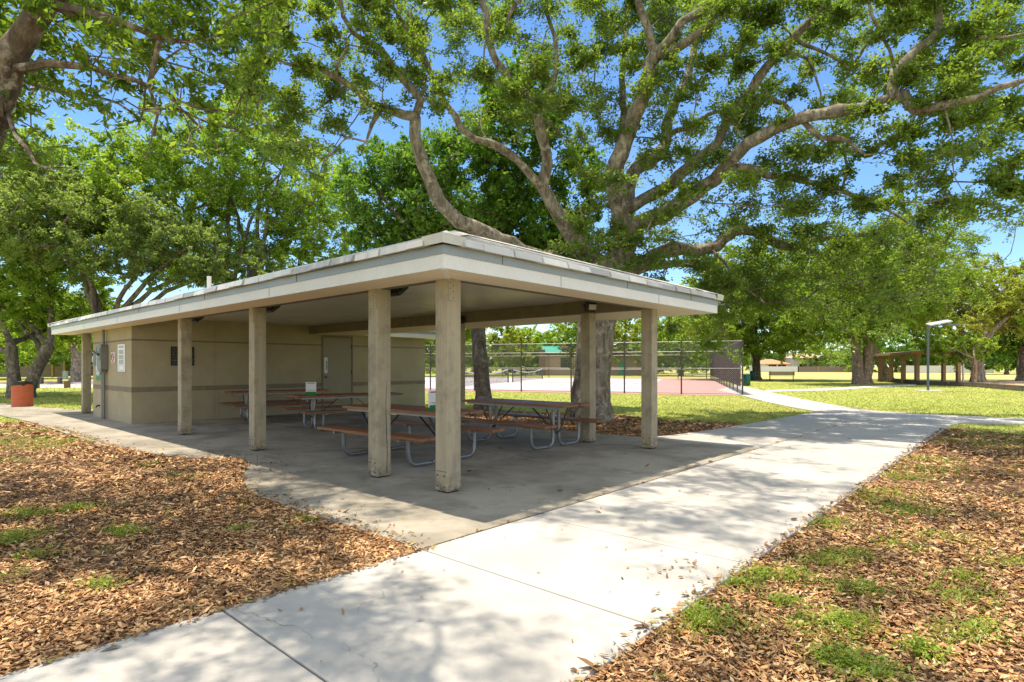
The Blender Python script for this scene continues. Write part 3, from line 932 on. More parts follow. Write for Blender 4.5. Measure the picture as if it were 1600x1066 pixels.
# fascia boards round the eaves (outline of the L-shaped roof)
def eave_loop(off):
    o = off
    return [(EA0 - o, EB0 - o), (EA1 + o, EB0 - o), (EA1 + o, 10.87 - o), (9.5 + o, 10.87 - o), (9.5 + o, EB1 + o), (EA0 - o, EB1 + o)]
def band(off, thick, z0, z1, name, mat, bevel=0.0):
    A, B = eave_loop(off), eave_loop(off - thick)
    m = MB(); n = len(A)
    for i in range(n):
        j = (i + 1) % n
        vs = [(*A[i], z0), (*A[j], z0), (*B[j], z0), (*B[i], z0), (*A[i], z1), (*A[j], z1), (*B[j], z1), (*B[i], z1)]
        m.add(vs, [(0, 3, 2, 1), (4, 5, 6, 7), (0, 1, 5, 4), (2, 3, 7, 6)])
    return m.build(name, mat, pv)
band(0.0, 0.03, 2.360, 2.503, 'fascia', M['white'])
band(0.012, 0.03, 2.500, 2.592, 'drip_fascia', M['fasciagrey'])
# butt joints in the fascia
fj = MB()
for a in (1.42, 3.9): fj.box(a, EB0 - .0025, 2.37, a + .004, EB0 + .01, 2.499)
for a in (0.36, 2.95, 5.0): fj.box(a, EB0 - .0155, 2.505, a + .005, EB0 - .005, 2.588)
for b in (3.2, 6.7, 10.6, 13.6): fj.box(EA0 - .0025, b, 2.37, EA0 + .01, b + .005, 2.499)
for b in (2.4, 5.5, 9.0, 12.2, 15.3): fj.box(EA0 - .0155, b, 2.505, EA0 - .005, b + .006, 2.588)
fj.build('fascia_joint', M['joint'], pv)
# roof planes with standing ribs
OV = 0.055; ZE = 2.645; SL = 0.325
ra0, ra1, rb0, rb1 = EA0 - OV, EA1 + OV, EB0 - OV, EB1 + OV
mid = (ra0 + ra1) / 2; rise = (ra1 - ra0) / 2; ZR = ZE + rise * SL
rf = MB()
IN = .045; ZI = ZE + IN * SL
rf.add([(ra0 + IN, rb0 + IN, ZI), (ra1 - IN, rb0 + IN, ZI), (ra1 - IN, rb1 - IN, ZI), (ra0 + IN, rb1 - IN, ZI), (mid, rb0 + rise, ZR), (mid, rb1 - rise, ZR)],
       [(0, 1, 4), (1, 2, 5, 4), (2, 3, 5), (3, 0, 4, 5)])
rf.add([(ra0 + .05, rb0 + .05, 2.594), (ra1 - .05, rb0 + .05, 2.594), (ra1 - .05, rb1 - .05, 2.594), (ra0 + .05, rb1 - .05, 2.594)], [(0, 3, 2, 1)])
roof = rf.build('roof', M['roof'], pv)
wa1, wb0 = 9.5 + OV, 10.87 - OV
wmid = (wb0 + rb1) / 2; wr = (rb1 - wb0) / 2; ZW = ZE + wr * SL
wf = MB()
wf.add([(mid, wb0, ZE + .004), (wa1, wb0, ZE + .004), (wa1, rb1 - .004, ZE + .004), (wa1 - wr, wmid, ZW), (mid, wmid, ZW), (mid, rb1 - .004, ZE + .004)],
       [(0, 1, 3, 4), (1, 2, 3), (2, 5, 4, 3)])
wing = wf.build('wing_roof', M['roof'], pv)
ribs = MB()
k = 0
a = ra0 + .53
while a < ra1 - .1:
    d = min(a - ra0, ra1 - a)
    ribs.bar((a, rb0 + .05, ZE + .02), (a, rb0 + d, ZE + d * SL + .006), .03, .03)
    a += .482
b = rb0 + .53
while b < rb1 - .1:
    d = min(b - rb0, rb1 - b, rise)
    ribs.bar((ra0 + .05, b, ZE + .02), (ra0 + d, b, ZE + d * SL + .006), .03, .03)
    if b < 10.5: ribs.bar((ra1 - .05, b, ZE + .02), (ra1 - d, b, ZE + d * SL + .006), .03, .03)
    b += .482
ribs.build('seam', M['roof'], roof)
ribs = MB()
a = 6.6
while a < wa1:
    d = min(wa1 - a, wr); ribs.bar((a, wb0, ZE + .010), (a, wb0 + d, ZE + d * SL + .010), .03, .03); a += .482
ribs.build('seam', M['roof'], wing)
# folded eave pieces, one per panel
et = MB()
rngE = random.Random(3)
def eave_piece(x0, y0, x1, y1, nx_, ny_):
    j = rngE.uniform(-.010, .008); t = rngE.uniform(-.006, .016)
    z0, z1 = 2.588 + j * .5, 2.676 + j
    ix, iy = -nx_ * .16, -ny_ * .16
    ox, oy = nx_ * (.012 + t), ny_ * (.012 + t)
    vs = [(x0 + ox * 2, y0 + oy * 2, z0), (x1 + ox * 2, y1 + oy * 2, z0 + rngE.uniform(-.003, .003)), (x1 + ox, y1 + oy, z1 - .012), (x0 + ox, y0 + oy, z1 - .012),
          (x0 + ix, y0 + iy, z1 + .045), (x1 + ix, y1 + iy, z1 + .045), (x0 + ix, y0 + iy, z0 + .02), (x1 + ix, y1 + iy, z0 + .02)]
    et.add(vs, [(0, 1, 2, 3), (3, 2, 5, 4), (0, 3, 4, 6), (1, 7, 5, 2), (0, 6, 7, 1)])
a = ra0 + .53
while a < ra1 - .15:
    eave_piece(a + .014, rb0, min(a + .468, ra1 - .02), rb0, 0, -1); a += .482
eave_piece(ra0 + .25, rb0, ra0 + .524, rb0, 0, -1)
b = rb0 + .53
while b < rb1 - .15:
    eave_piece(ra0, min(b + .468, rb1 - .02), ra0, b + .014, -1, 0); b += .482
eave_piece(ra0, rb0 + .524, ra0, rb0 + .25, -1, 0)
et.build('eave_trim', M['eavemetal'], roof)
et = MB()
a = 6.3
while a < 9.4:
    eave_piece(a + .006, wb0, min(a + .476, 9.5), wb0, 0, -1); a += .482
et.build('eave_trim', M['eavemetal'], wing)
# hip cap at the near corner and along the hips
for (ca_, cb_, sa_, sb_, ce) in ((ra0, rb0, 1, 1, rb0 + rise), (ra1, rb0, -1, 1, rb0 + rise), (ra0, rb1, 1, -1, rb1 - rise)):
    hc = MB()
    q = lambda i, j, z: (ca_ + sa_ * i, cb_ + sb_ * j, z)
    hw = .27
    vs = [q(-.035, -.035, ZE + .040), q(hw, -.04, ZE + .034), q(hw + .12, .16, ZE + .16 * SL + .036), q(.40, .40, ZE + .40 * SL + .065), q(.16, hw + .12, ZE + .16 * SL + .036), q(-.04, hw, ZE + .034),
          q(-.018, -.018, ZE - .056), q(hw - .02, -.02, ZE - .056), q(-.02, hw - .02, ZE - .056)]
    hc.add(vs, [(0, 1, 2, 3), (0, 3, 4, 5), (0, 6, 7, 1), (0, 5, 8, 6)])
    p, e = Vector(q(.36, .36, ZE + .36 * SL + .05)), Vector((mid, ce, ZR + .05))
    d = (e - p); d.z = 0; d.normalize(); n_ = Vector((-d.y, d.x, 0)) * .12; dn = Vector((0, 0, -.045))
    hc.add([p + n_ + dn, p, p - n_ + dn, e + n_ + dn, e, e - n_ + dn], [(0, 1, 4, 3), (1, 2, 5, 4)])
    hc.build('hip_cap', M['roof'], roof)
rc = MB(); rc.bar((mid, rb0 + rise, ZR + .03), (mid, rb1 - rise, ZR + .03), .3, .05); rc.build('ridge_cap', M['roof'], roof)
vp = MB(); vp.tube([(0.75, 8.63, 2.9), (0.75, 8.63, 3.36)], .045, 12); vp.build('vent_pipe', M['white'], pv, smooth=True)
# block room
wl = MB(); wl.box(0.0, 11.35, 0.0, 9.03, 14.9, 2.64)
wall = wl.build('wall', M['wall'], pv)
for z0, z1 in ((0.765, 0.888), (2.012, 2.055)):
    bd = MB()
    bd.box(-0.005, 11.345, z0, 5.0, 11.36, z1); bd.box(6.08, 11.345, z0, 9.035, 11.36, z1)
    bd.box(-0.005, 11.361, z0, 0.02, 14.895, z1)
    bd.build('wall_stripe', M['band'], wall)
gr = MB()
for a in (1.9, 2.0, 3.25): gr.box(a, 11.3475, 0.02, a + .006, 11.36, 0.76 if a == 2.0 else 2.5)
for a in (7.4,): gr.box(a, 11.3475, 0.02, a + .006, 11.36, 2.0)
gr.build('control_joint', M['band'], wall)
dr = MB(); dr.box(5.05, 11.335, 0.01, 6.02, 11.36, 2.27); door = dr.build('door', M['doorpaint'], pv, bevel=.003)
df = MB(); df.box(5.0, 11.325, 0, 5.048, 11.36, 2.33); df.box(6.022, 11.325, 0, 6.075, 11.36, 2.33); df.box(5.049, 11.325, 2.272, 6.021, 11.36, 2.33)
df.build('door_frame', M['doorframe'], door)
hp = MB(); hp.box(5.075, 11.322, 1.18, 5.185, 11.336, 1.66); hp.build('handle_plate', M['paper'], door, bevel=.003)
hh = MB(); hh.tube([(5.13, 11.321, 1.55), (5.13, 11.28, 1.53), (5.13, 11.28, 1.31), (5.13, 11.321, 1.29)], .011, 8); hh.build('handle', M['doorframe'], door, smooth=True)
kb = MB(); kb.tube([(5.11, 11.336, 1.06), (5.11, 11.29, 1.06), (5.11, 11.27, 1.06)], [.022, .02, .032], 12); kb.build('knob', M['darksteel'], door, smooth=True)
for zz in (0.35, 1.15, 1.95):
    h_ = MB(); h_.tube([(6.022, 11.322, zz), (6.022, 11.322, zz + .13)], .014, 8); h_.build('hinge', M['black'], door)
hb = MB(); hb.tube([(0, 14.2, 0.32), (-.06, 14.2, 0.32), (-.09, 14.2, 0.27)], [.025, .022, .018], 8); hb.build('hose_tap', M['darksteel'], pv)

# floodlights under the eaves
def floodlight(label, a, b, z, face, tilt=0.35):
    o = empty('floodlight', label, 'floodlight', L(a, b, z), PA + face, 'floodlights under the pavilion roof')
    m = MB(); m.box(-.135, -.02, -.09, .135, .035, .09); m.box(-.115, .036, -.07, .115, .06, .07)
    hs = m.build('housing', M['black'], o, bevel=.008); hs.rotation_euler = (tilt, 0, 0)
    l = MB(); l.box(-.075, -.027, -.048, .075, -.0205, .048); le = l.build('lens', M['glasslens'], o); le.rotation_euler = (tilt, 0, 0)
    k = MB(); k.tube([(-.14, .01, 0), (-.15, .06, .04), (0, .08, .07), (.15, .06, .04), (.14, .01, 0)], .010, 6); k.build('bracket', M['black'], o)
    return o
# face 0: lens looks along -b ; +90 deg: looks along +a ; -90: along -a
floodlight('dark floodlight with its lens showing, atop the post in front of the oak trunk', AB - .03, 1.18, ZB + .10, 0.35 - R(45), .15)
floodlight('black floodlight edge on beside the post top nearest the slim tree trunk', AB - .06, 4.70, ZB + .05, -R(90), .5)
floodlight('black floodlight beside the top of the cracked second post from the corner', .33, 1.33, ZB - .005, R(90), .9)
floodlight('black floodlight beside the top of the post standing before the table sign', .33, 4.78, ZB - .005, R(90), .9)
floodlight('black floodlight beside the top of the post next to the black wall sign', .33, 8.09, ZB - .005, R(90), .9)

# signs and boxes on the room's wall
def wallthing(name, label, cat, a, b, z, rz, group=None):
    return empty(name, label, cat, L(a, b, z), PA + rz, group)
LEFT = -R(90)       # local -y looks along -a (left face)
t = wallthing('wall_sign', 'black sign with rows of pale lettering on the shaded room wall', 'sign', 1.12, 11.345, 1.65, 0)
m = MB(); m.box(-.27, -.02, -.24, .27, 0, .24); m.build('sign_panel', M['black'], t, bevel=.003)
m = MB()
rr = random.Random(5)
for i in range(11):
    if i == 8: m.box(-.24, -.0225, .205 - i * .04 - .006, .24, -.0195, .205 - i * .04 + .008)
    else:
        x = -.24
        while x < .22:
            w_ = rr.uniform(.02, .07); m.box(x, -.0225, .20 - i * .04 - .005, min(x + w_, .25), -.0195, .20 - i * .04 + .005); x += w_ + .018
m.build('lettering', M['elecgrey'], t)
t = wallthing('notice_board', 'white notice sheets in a column on the pale end wall near its corner', 'notice', -.002, 12.13, 1.60, LEFT)
m = MB(); m.box(-.30, -.018, -.34, .30, 0, .34); m.build('sign_panel', M['paper'], t, bevel=.002)
m = MB()
for (z0, z1) in ((.25, .30), (.11, .20), (-.02, .07), (-.14, -.05)):
    zz = z1
    while zz > z0:
        x = -.2
        while x < .18:
            w_ = rr.uniform(.03, .09); m.box(x, -.0205, zz - .016, min(x + w_, .21), -.0175, zz); x += w_ + .014
        zz -= .028
m.box(-.2, -.0205, -.30, -.19, -.0175, -.18); m.box(.19, -.0205, -.30, .2, -.0175, -.18); m.box(-.2, -.0205, -.185, .2, -.0172, -.175); m.box(-.2, -.0205, -.31, .2, -.0172, -.30)
m.build('lettering', M['elecgrey'], t)
t = wallthing('warning_sign', 'small white sign with a red circle beside the electrical box', 'sign', -.002, 12.89, 1.61, LEFT)
m = MB(); m.box(-.15, -.012, -.14, .15, 0, .14); m.build('sign_panel', M['paper'], t, bevel=.002)
m = MB()
m.tube([(.09 * math.cos(i * math.pi / 12), -.014, .02 + .09 * math.sin(i * math.pi / 12)) for i in range(25)], .012, 6)
m.bar((-.065, -.014, .085), (.065, -.014, -.045), .02, .004, (0, 1, 0)); m.box(-.12, -.0145, -.125, .12, -.0115, -.095)
m.build('symbol', M['red'], t)
t = wallthing('park_poster', 'tall printed poster with dark pictures and a green foot behind the electrical box', 'poster', -.002, 14.19, 1.48, LEFT)
m = MB(); m.box(-.33, -.02, -.47, .33, 0, .47); m.build('sign_panel', M['elecgrey'], t, bevel=.002)
m = MB(); m.box(-.31, -.0225, -.46, .31, -.0205, -.36); m.build('green_foot', M['green'], t)
for i, (x0, z0, x1, z1, mt) in enumerate(((-.29, .30, .29, .44, 'ink'), (-.29, .14, -.02, .28, 'utility'), (.02, .14, .29, .28, 'ink'), (-.29, -.06, .05, .12, 'utility'), (.09, -.06, .29, .12, 'ball'), (-.29, -.20, .29, -.08, 'paper'), (-.29, -.33, .05, -.22, 'utility'), (.08, -.33, .29, -.22, 'ink'))):
    m = MB(); m.box(x0, -.0225, z0, x1, -.0205, z1); m.build('picture', M[mt], t)
t = wallthing('electrical_box', 'grey electrical disconnect box with conduits running up and down the end wall', 'electrical box', -.002, 13.55, 1.60, LEFT)
m = MB(); m.box(-.20, -.17, -.30, .20, 0, .32); m.box(-.16, -.16, .321, .16, -.01, .37); m.box(-.14, -.15, -.36, .14, -.02, -.301); m.build('cabinet', M['elecgrey'], t, bevel=.01)
m = MB(); m.box(-.14, -.185, -.05, .16, -.171, .26); m.build('cover', M['elecgrey'], t, bevel=.006)
m = MB(); m.bar((.12, -.22, .10), (-.26, -.25, .20), .035, .03); m.tube([(.12, -.17, .10), (.12, -.23, .10)], .03, 10); m.build('switch_handle', M['darksteel'], t)
for x, z0, z1 in ((.03, .37, .765), (-.07, -1.6, -.36), (.08, -1.6, -.36)):
    m = MB(); m.tube([(x, -.07, z0), (x, -.07, z1)], .03, 10); m.build('conduit', M['elecgrey'], t, smooth=True)
t = wallthing('wall_switch', 'small pale switch box with a dark knob at the far end of the end wall', 'switch', -.002, 14.72, 1.63, LEFT)
m = MB(); m.box(-.05, -.05, -.22, .05, 0, .16); m.build('cover', M['utility'], t, bevel=.006)
m = MB(); m.box(-.035, -.075, .05, .035, -.051, .13); m.tube([(0, -.051, -.16), (0, -.09, -.16)], .035, 10); m.build('knob', M['darksteel'], t)

# ------------------------------------------------------------------ picnic tables
def make_table():
    o = bpy.data.objects.new('picnic_table', None); C.objects.link(o); o.empty_display_size = .2
    HL = 1.22
    m = MB()
    for i in range(5):
        y = -.304 + i * .152
        m.box(-HL + .004 * (i % 2), y - .072, .718, HL - .005 * (i % 3), y + .072, .76)
    m.build('tabletop', M['tablewood'], o, bevel=.006)
    for s in (-1, 1):
        m = MB()
        for k in (0, 1):
            y = s * (.62 + k * .145); m.box(-HL, y - .068, .412, HL, y + .068, .452)
        m.build('bench', M['tablewood'], o, bevel=.006)
    for s in (-1, 1):
        m = MB(); m.box(-1.12, s * .335 - .012, .684, 1.12, s * .335 + .012, .7175); m.build('top_rail', M['galv'], o)
        m = MB(); m.box(-1.12, s * .70 - .012, .388, 1.12, s * .70 + .012, .4115); m.build('bench_rail', M['galv'], o)
    for x in (-.76, .76):
        m = MB()
        for s in (-1, 1):
            path = [(x, s * .075, .69), (x, s * .075, .20), (x, s * .085, .13), (x, s * .115, .075), (x, s * .165, .042), (x, s * .23, .034),
                    (x, s * .50, .034), (x, s * .565, .042), (x, s * .615, .075), (x, s * .645, .13), (x, s * .655, .20), (x, s * .66, .40)]
            m.tube(path, .0285, 12)
        fr = m.build('frame', M['galv'], o, smooth=True)
        m = MB(); m.box(x - .02, -.322, .688, x + .02, .322, .716); m.build('cross_bar', M['galv'], fr)
        for s in (-1, 1):
            m = MB(); m.box(x - .02, s * .55, .378, x + .02, s * .83, .4105); m.build('seat_bar', M['galv'], fr)
        m = MB(); m.box(x - .012, -.10, .235, x + .012, .10, .275); m.build('tie_bar', M['darksteel'], fr)
        sx = -1 if x > 0 else 1
        m = MB(); m.bar((x, 0, .25), (x + sx * .60, 0, .705), .032, .008); m.build('brace', M['darksteel'], fr)
        for s in (-1, 1):
            m = MB(); m.bar((x - sx * .03, s * .05, .26), (x - sx * .03, s * .31, .70), .028, .008, (1, 0, 0)); m.build('brace', M['darksteel'], fr)
            m = MB(); m.tube([(x - .035, s * .24, .05), (x + .035, s * .24, .05)], .012, 6); m.build('floor_clamp', M['darksteel'], fr)
    return o
proto = make_table()
tables = [
    ((-1.58, 8.92), R(-40), 'nearest wooden picnic table, orange brown, right behind the corner post'),
    ((0.20, 10.50), R(-43), 'wooden picnic table beside the far posts, in front of the big oak trunk'),
    ((-3.78, 13.3), math.atan2(.60, .80), 'wooden picnic table carrying the upright white sign, in the middle of the shade'),
    ((-6.15, 15.25), math.atan2(.60, .80), 'wooden picnic table standing closest to the striped room wall'),
]
for i, ((x, y), rz, lab) in enumerate(tables):
    o = proto if i == 0 else copy_tree(proto)
    o.location = (x, y, 0.0); o.rotation_euler = (0, 0, rz)
    tag(o, lab, 'picnic table', 'picnic tables under the pavilion')

def table_sign(x, y, rz, label):
    o = empty('table_sign', label, 'sign', (x, y, .76), rz, 'white and green table signs')
    m = MB(); m.box(-.11, -.012, .045, .11, .012, .285); m.build('sign_panel', M['paper'], o, bevel=.002)
    m = MB(); m.box(-.11, -.035, 0.0, .11, .035, .012); m.box(-.11, -.0125, .0125, .11, .0125, .044); m.box(-.108, -.0145, .045, .108, -.0125, .075); m.build('green_base', M['green'], o)
    m = MB()
    for k in range(7): m.box(-.085 + k * .024, -.0142, .252, -.068 + k * .024 + (k % 3) * .002, -.0118, .270)
    m.build('heading', M['purple'], o)
    m = MB()
    for z in (.098, .112):
        x0 = -.08
        for k in range(8): m.box(x0, -.0142, z, x0 + .013 + (k % 3) * .002, -.0118, z + .006); x0 += .021
    m.build('small_print', M['elecgrey'], o)
    return o
q = W(486, 614, 12.75); table_sign(q.x, q.y, R(12), 'white sign with green base facing out on the shaded middle table')
q = W(677, 636, 8.42); table_sign(q.x, q.y, R(62), 'white sign with green base turned aside on the nearest table')
q = W(668, 631, 8.70)
m = MB(); n = 10
m.lathe([(max(.001, .034 * math.sin(math.pi * i / 10)), .034 - .034 * math.cos(math.pi * i / 10)) for i in range(11)], 16)
o = m.build('tennis_ball', M['ball'], smooth=True); o.location = (q.x, q.y, .76)
tag(o, 'yellow green ball lying on the nearest picnic table', 'ball')

# ------------------------------------------------------------------ tennis fences and nets
def uvquad(name, mat, parent, p0, p1, z0, z1):
    me = bpy.data.meshes.new(name)
    p0, p1 = Vector(p0), Vector(p1)
    me.from_pydata([(p0.x, p0.y, z0), (p1.x, p1.y, z0), (p1.x, p1.y, z1), (p0.x, p0.y, z1)], [], [(0, 1, 2, 3)])
    uv = me.uv_layers.new(name='UVMap')
    ln_ = (p1 - p0).length
    for i, c in enumerate(((0, 0), (ln_, 0), (ln_, z1 - z0), (0, z1 - z0))): uv.data[i].uv = c
    me.materials.append(mat)
    o = bpy.data.objects.new(name, me); C.objects.link(o)
    o.parent = parent
    return o
FZ = 2.62
t = empty('chain_link_fence', 'tall chain link fence with dark posts along the near side of the tennis court', 'fence', CF)
def rel(p, base): return Vector(p) - Vector(base)
for i in range(14):
    p = cf * (i * 2.86)
    m = MB(); m.tube([(p.x, p.y, -.03), (p.x, p.y, FZ + .05)], .04, 8); m.build('fence_post', M['fencepost'], t)
for z in (FZ, 2.12, 1.28):
    m = MB(); m.tube([(0, 0, z), tuple(cf * 37.2 + Vector((0, 0, z)))], .017, 6); m.build('rail', M['fencerail'], t)
m = MB(); m.tube([(0, 0, .03), tuple(cf * 37.2 + Vector((0, 0, .03)))], .012, 6); m.build('rail', M['fencepost'], t)
uvquad('chain_link_mesh', M['chain'], t, cs * .045, cf * 37.2 + cs * .045, 0.0, FZ)
t = empty('screened_fence', 'court side fence hung with dark brown windscreen fabric', 'fence', CF + cs * .1)
for i in range(1, 14):
    p = cs * (i * 2.75)
    m = MB(); m.tube([(p.x, p.y, -.03), (p.x, p.y, FZ + .12)], .04, 8); m.build('fence_post', M['fencepost'], t)
for z in (FZ + .06, 1.28):
    m = MB(); m.tube([(0, 0, z), tuple(cs * 36 + Vector((0, 0, z)))], .017, 6); m.build('rail', M['fencerail'], t)
uvquad('chain_link_mesh', M['chain'], t, cf * .05, cs * 36 + cf * .05, 0.0, FZ)
uvquad('windscreen', M['screen'], t, cf * .07 + cs * .06, cs * 36 + cf * .07, 0.40, FZ - .03)
t = empty('back_fence', 'far chain link fence behind the tennis court', 'fence', ct(0, 36.6))
for i in range(14):
    p = cf * (i * 3.0 + .4)
    m = MB(); m.tube([(p.x, p.y, -.03), (p.x, p.y, FZ + .1)], .045, 6); m.build('fence_post', M['fencepost'], t)
for z in (FZ, 1.0):
    m = MB(); m.tube([(0, 0, z), tuple(cf * 42 + Vector((0, 0, z)))], .025, 6); m.build('rail', M['fencerail'], t)
def net(p0, p1, label):
    p0, p1 = Vector(p0), Vector(p1)
    o = empty('tennis_net', label, 'tennis net', p0, 0, 'tennis nets')
    d = p1 - p0
    for k, p in enumerate((Vector((0, 0, 0)), d)):
        m = MB(); m.tube([(p.x, p.y, -.02), (p.x, p.y, 1.16)], .06, 10); m.build('net_post', M['fencepost'], o, smooth=True)
    m = MB(); tp = MB(); N = 14
    pts = [d * (i / N) for i in range(N + 1)]
    zs = [1.10 - .30 * (1 - abs(2 * i / N - 1) ** 2) for i in range(N + 1)]
    vs = [(p.x, p.y, .02) for p in pts] + [(p.x, p.y, z) for p, z in zip(pts, zs)]
    me = bpy.data.meshes.new('net'); me.from_pydata(vs, [], [(i, i + 1, N + 2 + i, N + 1 + i) for i in range(N)])
    uv = me.uv_layers.new(name='UVMap')
    for lp_ in me.loops:
        c = me.vertices[lp_.vertex_index].co; uv.data[lp_.index].uv = (math.hypot(c.x, c.y), c.z)
    me.materials.append(M['netmat']); ob = bpy.data.objects.new('net', me); C.objects.link(ob); ob.parent = o
    for i in range(N): tp.bar(pts[i] + Vector((0, 0, zs[i])), pts[i+1] + Vector((0, 0, zs[i+1])), .03, .09)
    tp.build('white_tape', M['vinyl'], o)
net(P(801, 597.2), (3.3, 63.2, 0), 'tennis net on the farther court, low in its middle')
net(P(794, 597.4), (-3.4, 38.8, 0), 'tennis net on the nearer court, partly behind the slim trunk')

# ------------------------------------------------------------------ trees
def catmull(pts, step):
    pts = [Vector(p) for p in pts]
    out = []
    for i in range(len(pts) - 1):
        p0 = pts[max(i-1, 0)]; p1 = pts[i]; p2 = pts[i+1]; p3 = pts[min(i+2, len(pts)-1)]
        n = max(1, int((p2 - p1).length / step))
        for k in range(n):
            t = k / n
            out.append((i + t, 0.5 * ((2 * p1) + (-p0 + p2) * t + (2*p0 - 5*p1 + 4*p2 - p3) * t*t + (-p0 + 3*p1 - 3*p2 + p3) * t**3)))
    out.append((len(pts) - 1, pts[-1]))
    return out

class Skel:
    def __init__(s, seed):
        s.P, s.par, s.R = [], [], []
        s.rng = np.random.RandomState(seed)
    def node(s, p, par, r=0.0):
        s.P.append(tuple(p)); s.par.append(par); s.R.append(r)
        return len(s.P) - 1
    def path(s, pts, radii, parent=-1, step=0.3, jit=0.02):
        c = catmull(pts, step)
        last = parent
        ids = []
        for k, (t, p) in enumerate(c):
            i = int(t); f = t - i
            r = radii[i] if i + 1 >= len(radii) else radii[i] * (1 - f) + radii[i+1] * f
            if k and k < len(c) - 1:
                p = p + Vector(s.rng.normal(0, jit, 3))
            last = s.node(p, last, r * (1 + s.rng.uniform(-.07, .11) + (s.rng.uniform(.12, .30) if (s.rng.rand() < .07 and r < .25) else 0)))
            ids.append(last)
        return ids
    def near(s, p):
        a = np.array(s.P) - np.array(p)
        return int(np.argmin((a * a).sum(1)))
    def grow(s, target, step=0.45, wob=0.12, bend=0.35, minz=None):
        A = np.array(s.P); T = np.array(target)
        d = T - A
        dist = np.sqrt((d * d).sum(1)) + 1e-6
        cost = dist * (1 + 0.5 * np.clip(-d[:, 2] / dist, 0, 1))
        if minz is not None: cost = cost + (A[:, 2] < minz) * 100
        j = int(np.argmin(cost))
        D = dist[j]
        n = max(2, int(D / step))
        p0 = A[j]
        pj = s.par[j]
        tan = (A[j] - A[pj]) if pj >= 0 else np.array([0, 0, 1.0])
        tan = tan / (np.linalg.norm(tan) + 1e-6)
        last = j
        for k in range(1, n + 1):
            t = k / n
            p = p0 + (T - p0) * t + tan * D * bend * t * (1 - t) + np.array([0, 0, -D * .10 * t * (1 - t)])
            if k < n: p = p + s.rng.normal(0, wob * min(1, D / 2) * .5, 3)
            last = s.node(p, last)
        return last
    def radii(s, tip=0.010, ex=2.35):
        n = len(s.P)
        acc = [0.0] * n
        for i in range(n - 1, -1, -1):
            r = acc[i] ** (1 / ex) if acc[i] > 0 else tip
            if s.R[i] > 0: r = s.R[i]
            s.R[i] = r
            if s.par[i] >= 0: acc[s.par[i]] += r ** ex
    def mesh(s, name, mat, parent, minr=0.0):
        n = len(s.P)
        ch = [[] for _ in range(n)]
        for i, p in enumerate(s.par):
            if p >= 0: ch[p].append(i)
        mb = MB()
        starts = [(i, False) for i in range(n) if s.par[i] < 0]
        while starts:
            i, sub = starts.pop()
            chain = [i]
            if sub: chain = [s.par[i], i]
            cur = i
            while ch[cur]:
                c = sorted(ch[cur], key=lambda q: -s.R[q])
                nxt = c[0]
                for q in c[1:]: starts.append((q, True))
                chain.append(nxt); cur = nxt
            rad = [s.R[q] for q in chain]
            if sub: rad[0] = min(rad[0], rad[1] * 1.25)
            if max(rad) < minr or len(chain) < 2: continue
            rm = max(rad)
            ns = 14 if rm > .2 else 9 if rm > .08 else 6 if rm > .03 else 4
            mb.tube([s.P[q] for q in chain], rad, ns, cap=True)
        return mb.build(name, mat, parent, smooth=True)

def clump_leaves(centres, radii, counts, L0, W0, rng, flat=0.55, up=0.35, drop=0.1, out=None):
    """leaves gathered along short twigs round each centre; returns vertex array"""
    V = []
    twigs = []
    for c, r, n in zip(centres, radii, counts):
        n = int(n)
        if n < 3: continue
        k = max(3, int(n / 26))
        dirs = rng.normal(size=(k, 3)); dirs[:, 2] = dirs[:, 2] * flat + .12
        dirs /= np.linalg.norm(dirs, axis=1)[:, None]
        lens = r * rng.uniform(.45, 1.15, k)
        root = c + rng.normal(0, .22 * r, (k, 3)) * np.array([1, 1, flat])
        tips = root + dirs * lens[:, None]; tips[:, 2] -= drop * lens
        if out is not None:
            for a, b in zip(root, tips): out.append((a, b))
        w = rng.randint(0, k, n)
        t = rng.beta(1.6, 1.0, n)
        pos = root[w] + (tips[w] - root[w]) * t[:, None] + rng.normal(0, .10 * r + .01, (n, 3)) * np.array([1, 1, .8])
        V.append((pos, (tips - root)[w]))
    pos = np.concatenate([a for a, _ in V]); td = np.concatenate([b for _, b in V])
    n = len(pos)
    nrm = rng.normal(size=(n, 3)); nrm[:, 2] = np.abs(nrm[:, 2]) + up
    nrm /= np.linalg.norm(nrm, axis=1)[:, None]
    axd = td / (np.linalg.norm(td, axis=1)[:, None] + 1e-6) + rng.normal(0, .8, (n, 3)); axd[:, 2] -= .25
    axd -= nrm * (axd * nrm).sum(1)[:, None]
    axd /= np.linalg.norm(axd, axis=1)[:, None] + 1e-6
    side = np.cross(nrm, axd)
    l = (L0 * rng.uniform(.65, 1.3, n))[:, None]; w = (W0 * rng.uniform(.7, 1.25, n))[:, None]
    v = np.empty((n, 4, 3))
    v[:, 0] = pos - axd * l * .5
    v[:, 1] = pos + side * w * .5 - axd * l * .04
    v[:, 2] = pos + axd * l * .5
    v[:, 3] = pos - side * w * .5 - axd * l * .04
    return v.reshape(-1, 3)
def quads(nv): return np.arange(nv, dtype=np.int32).reshape(-1, 4)

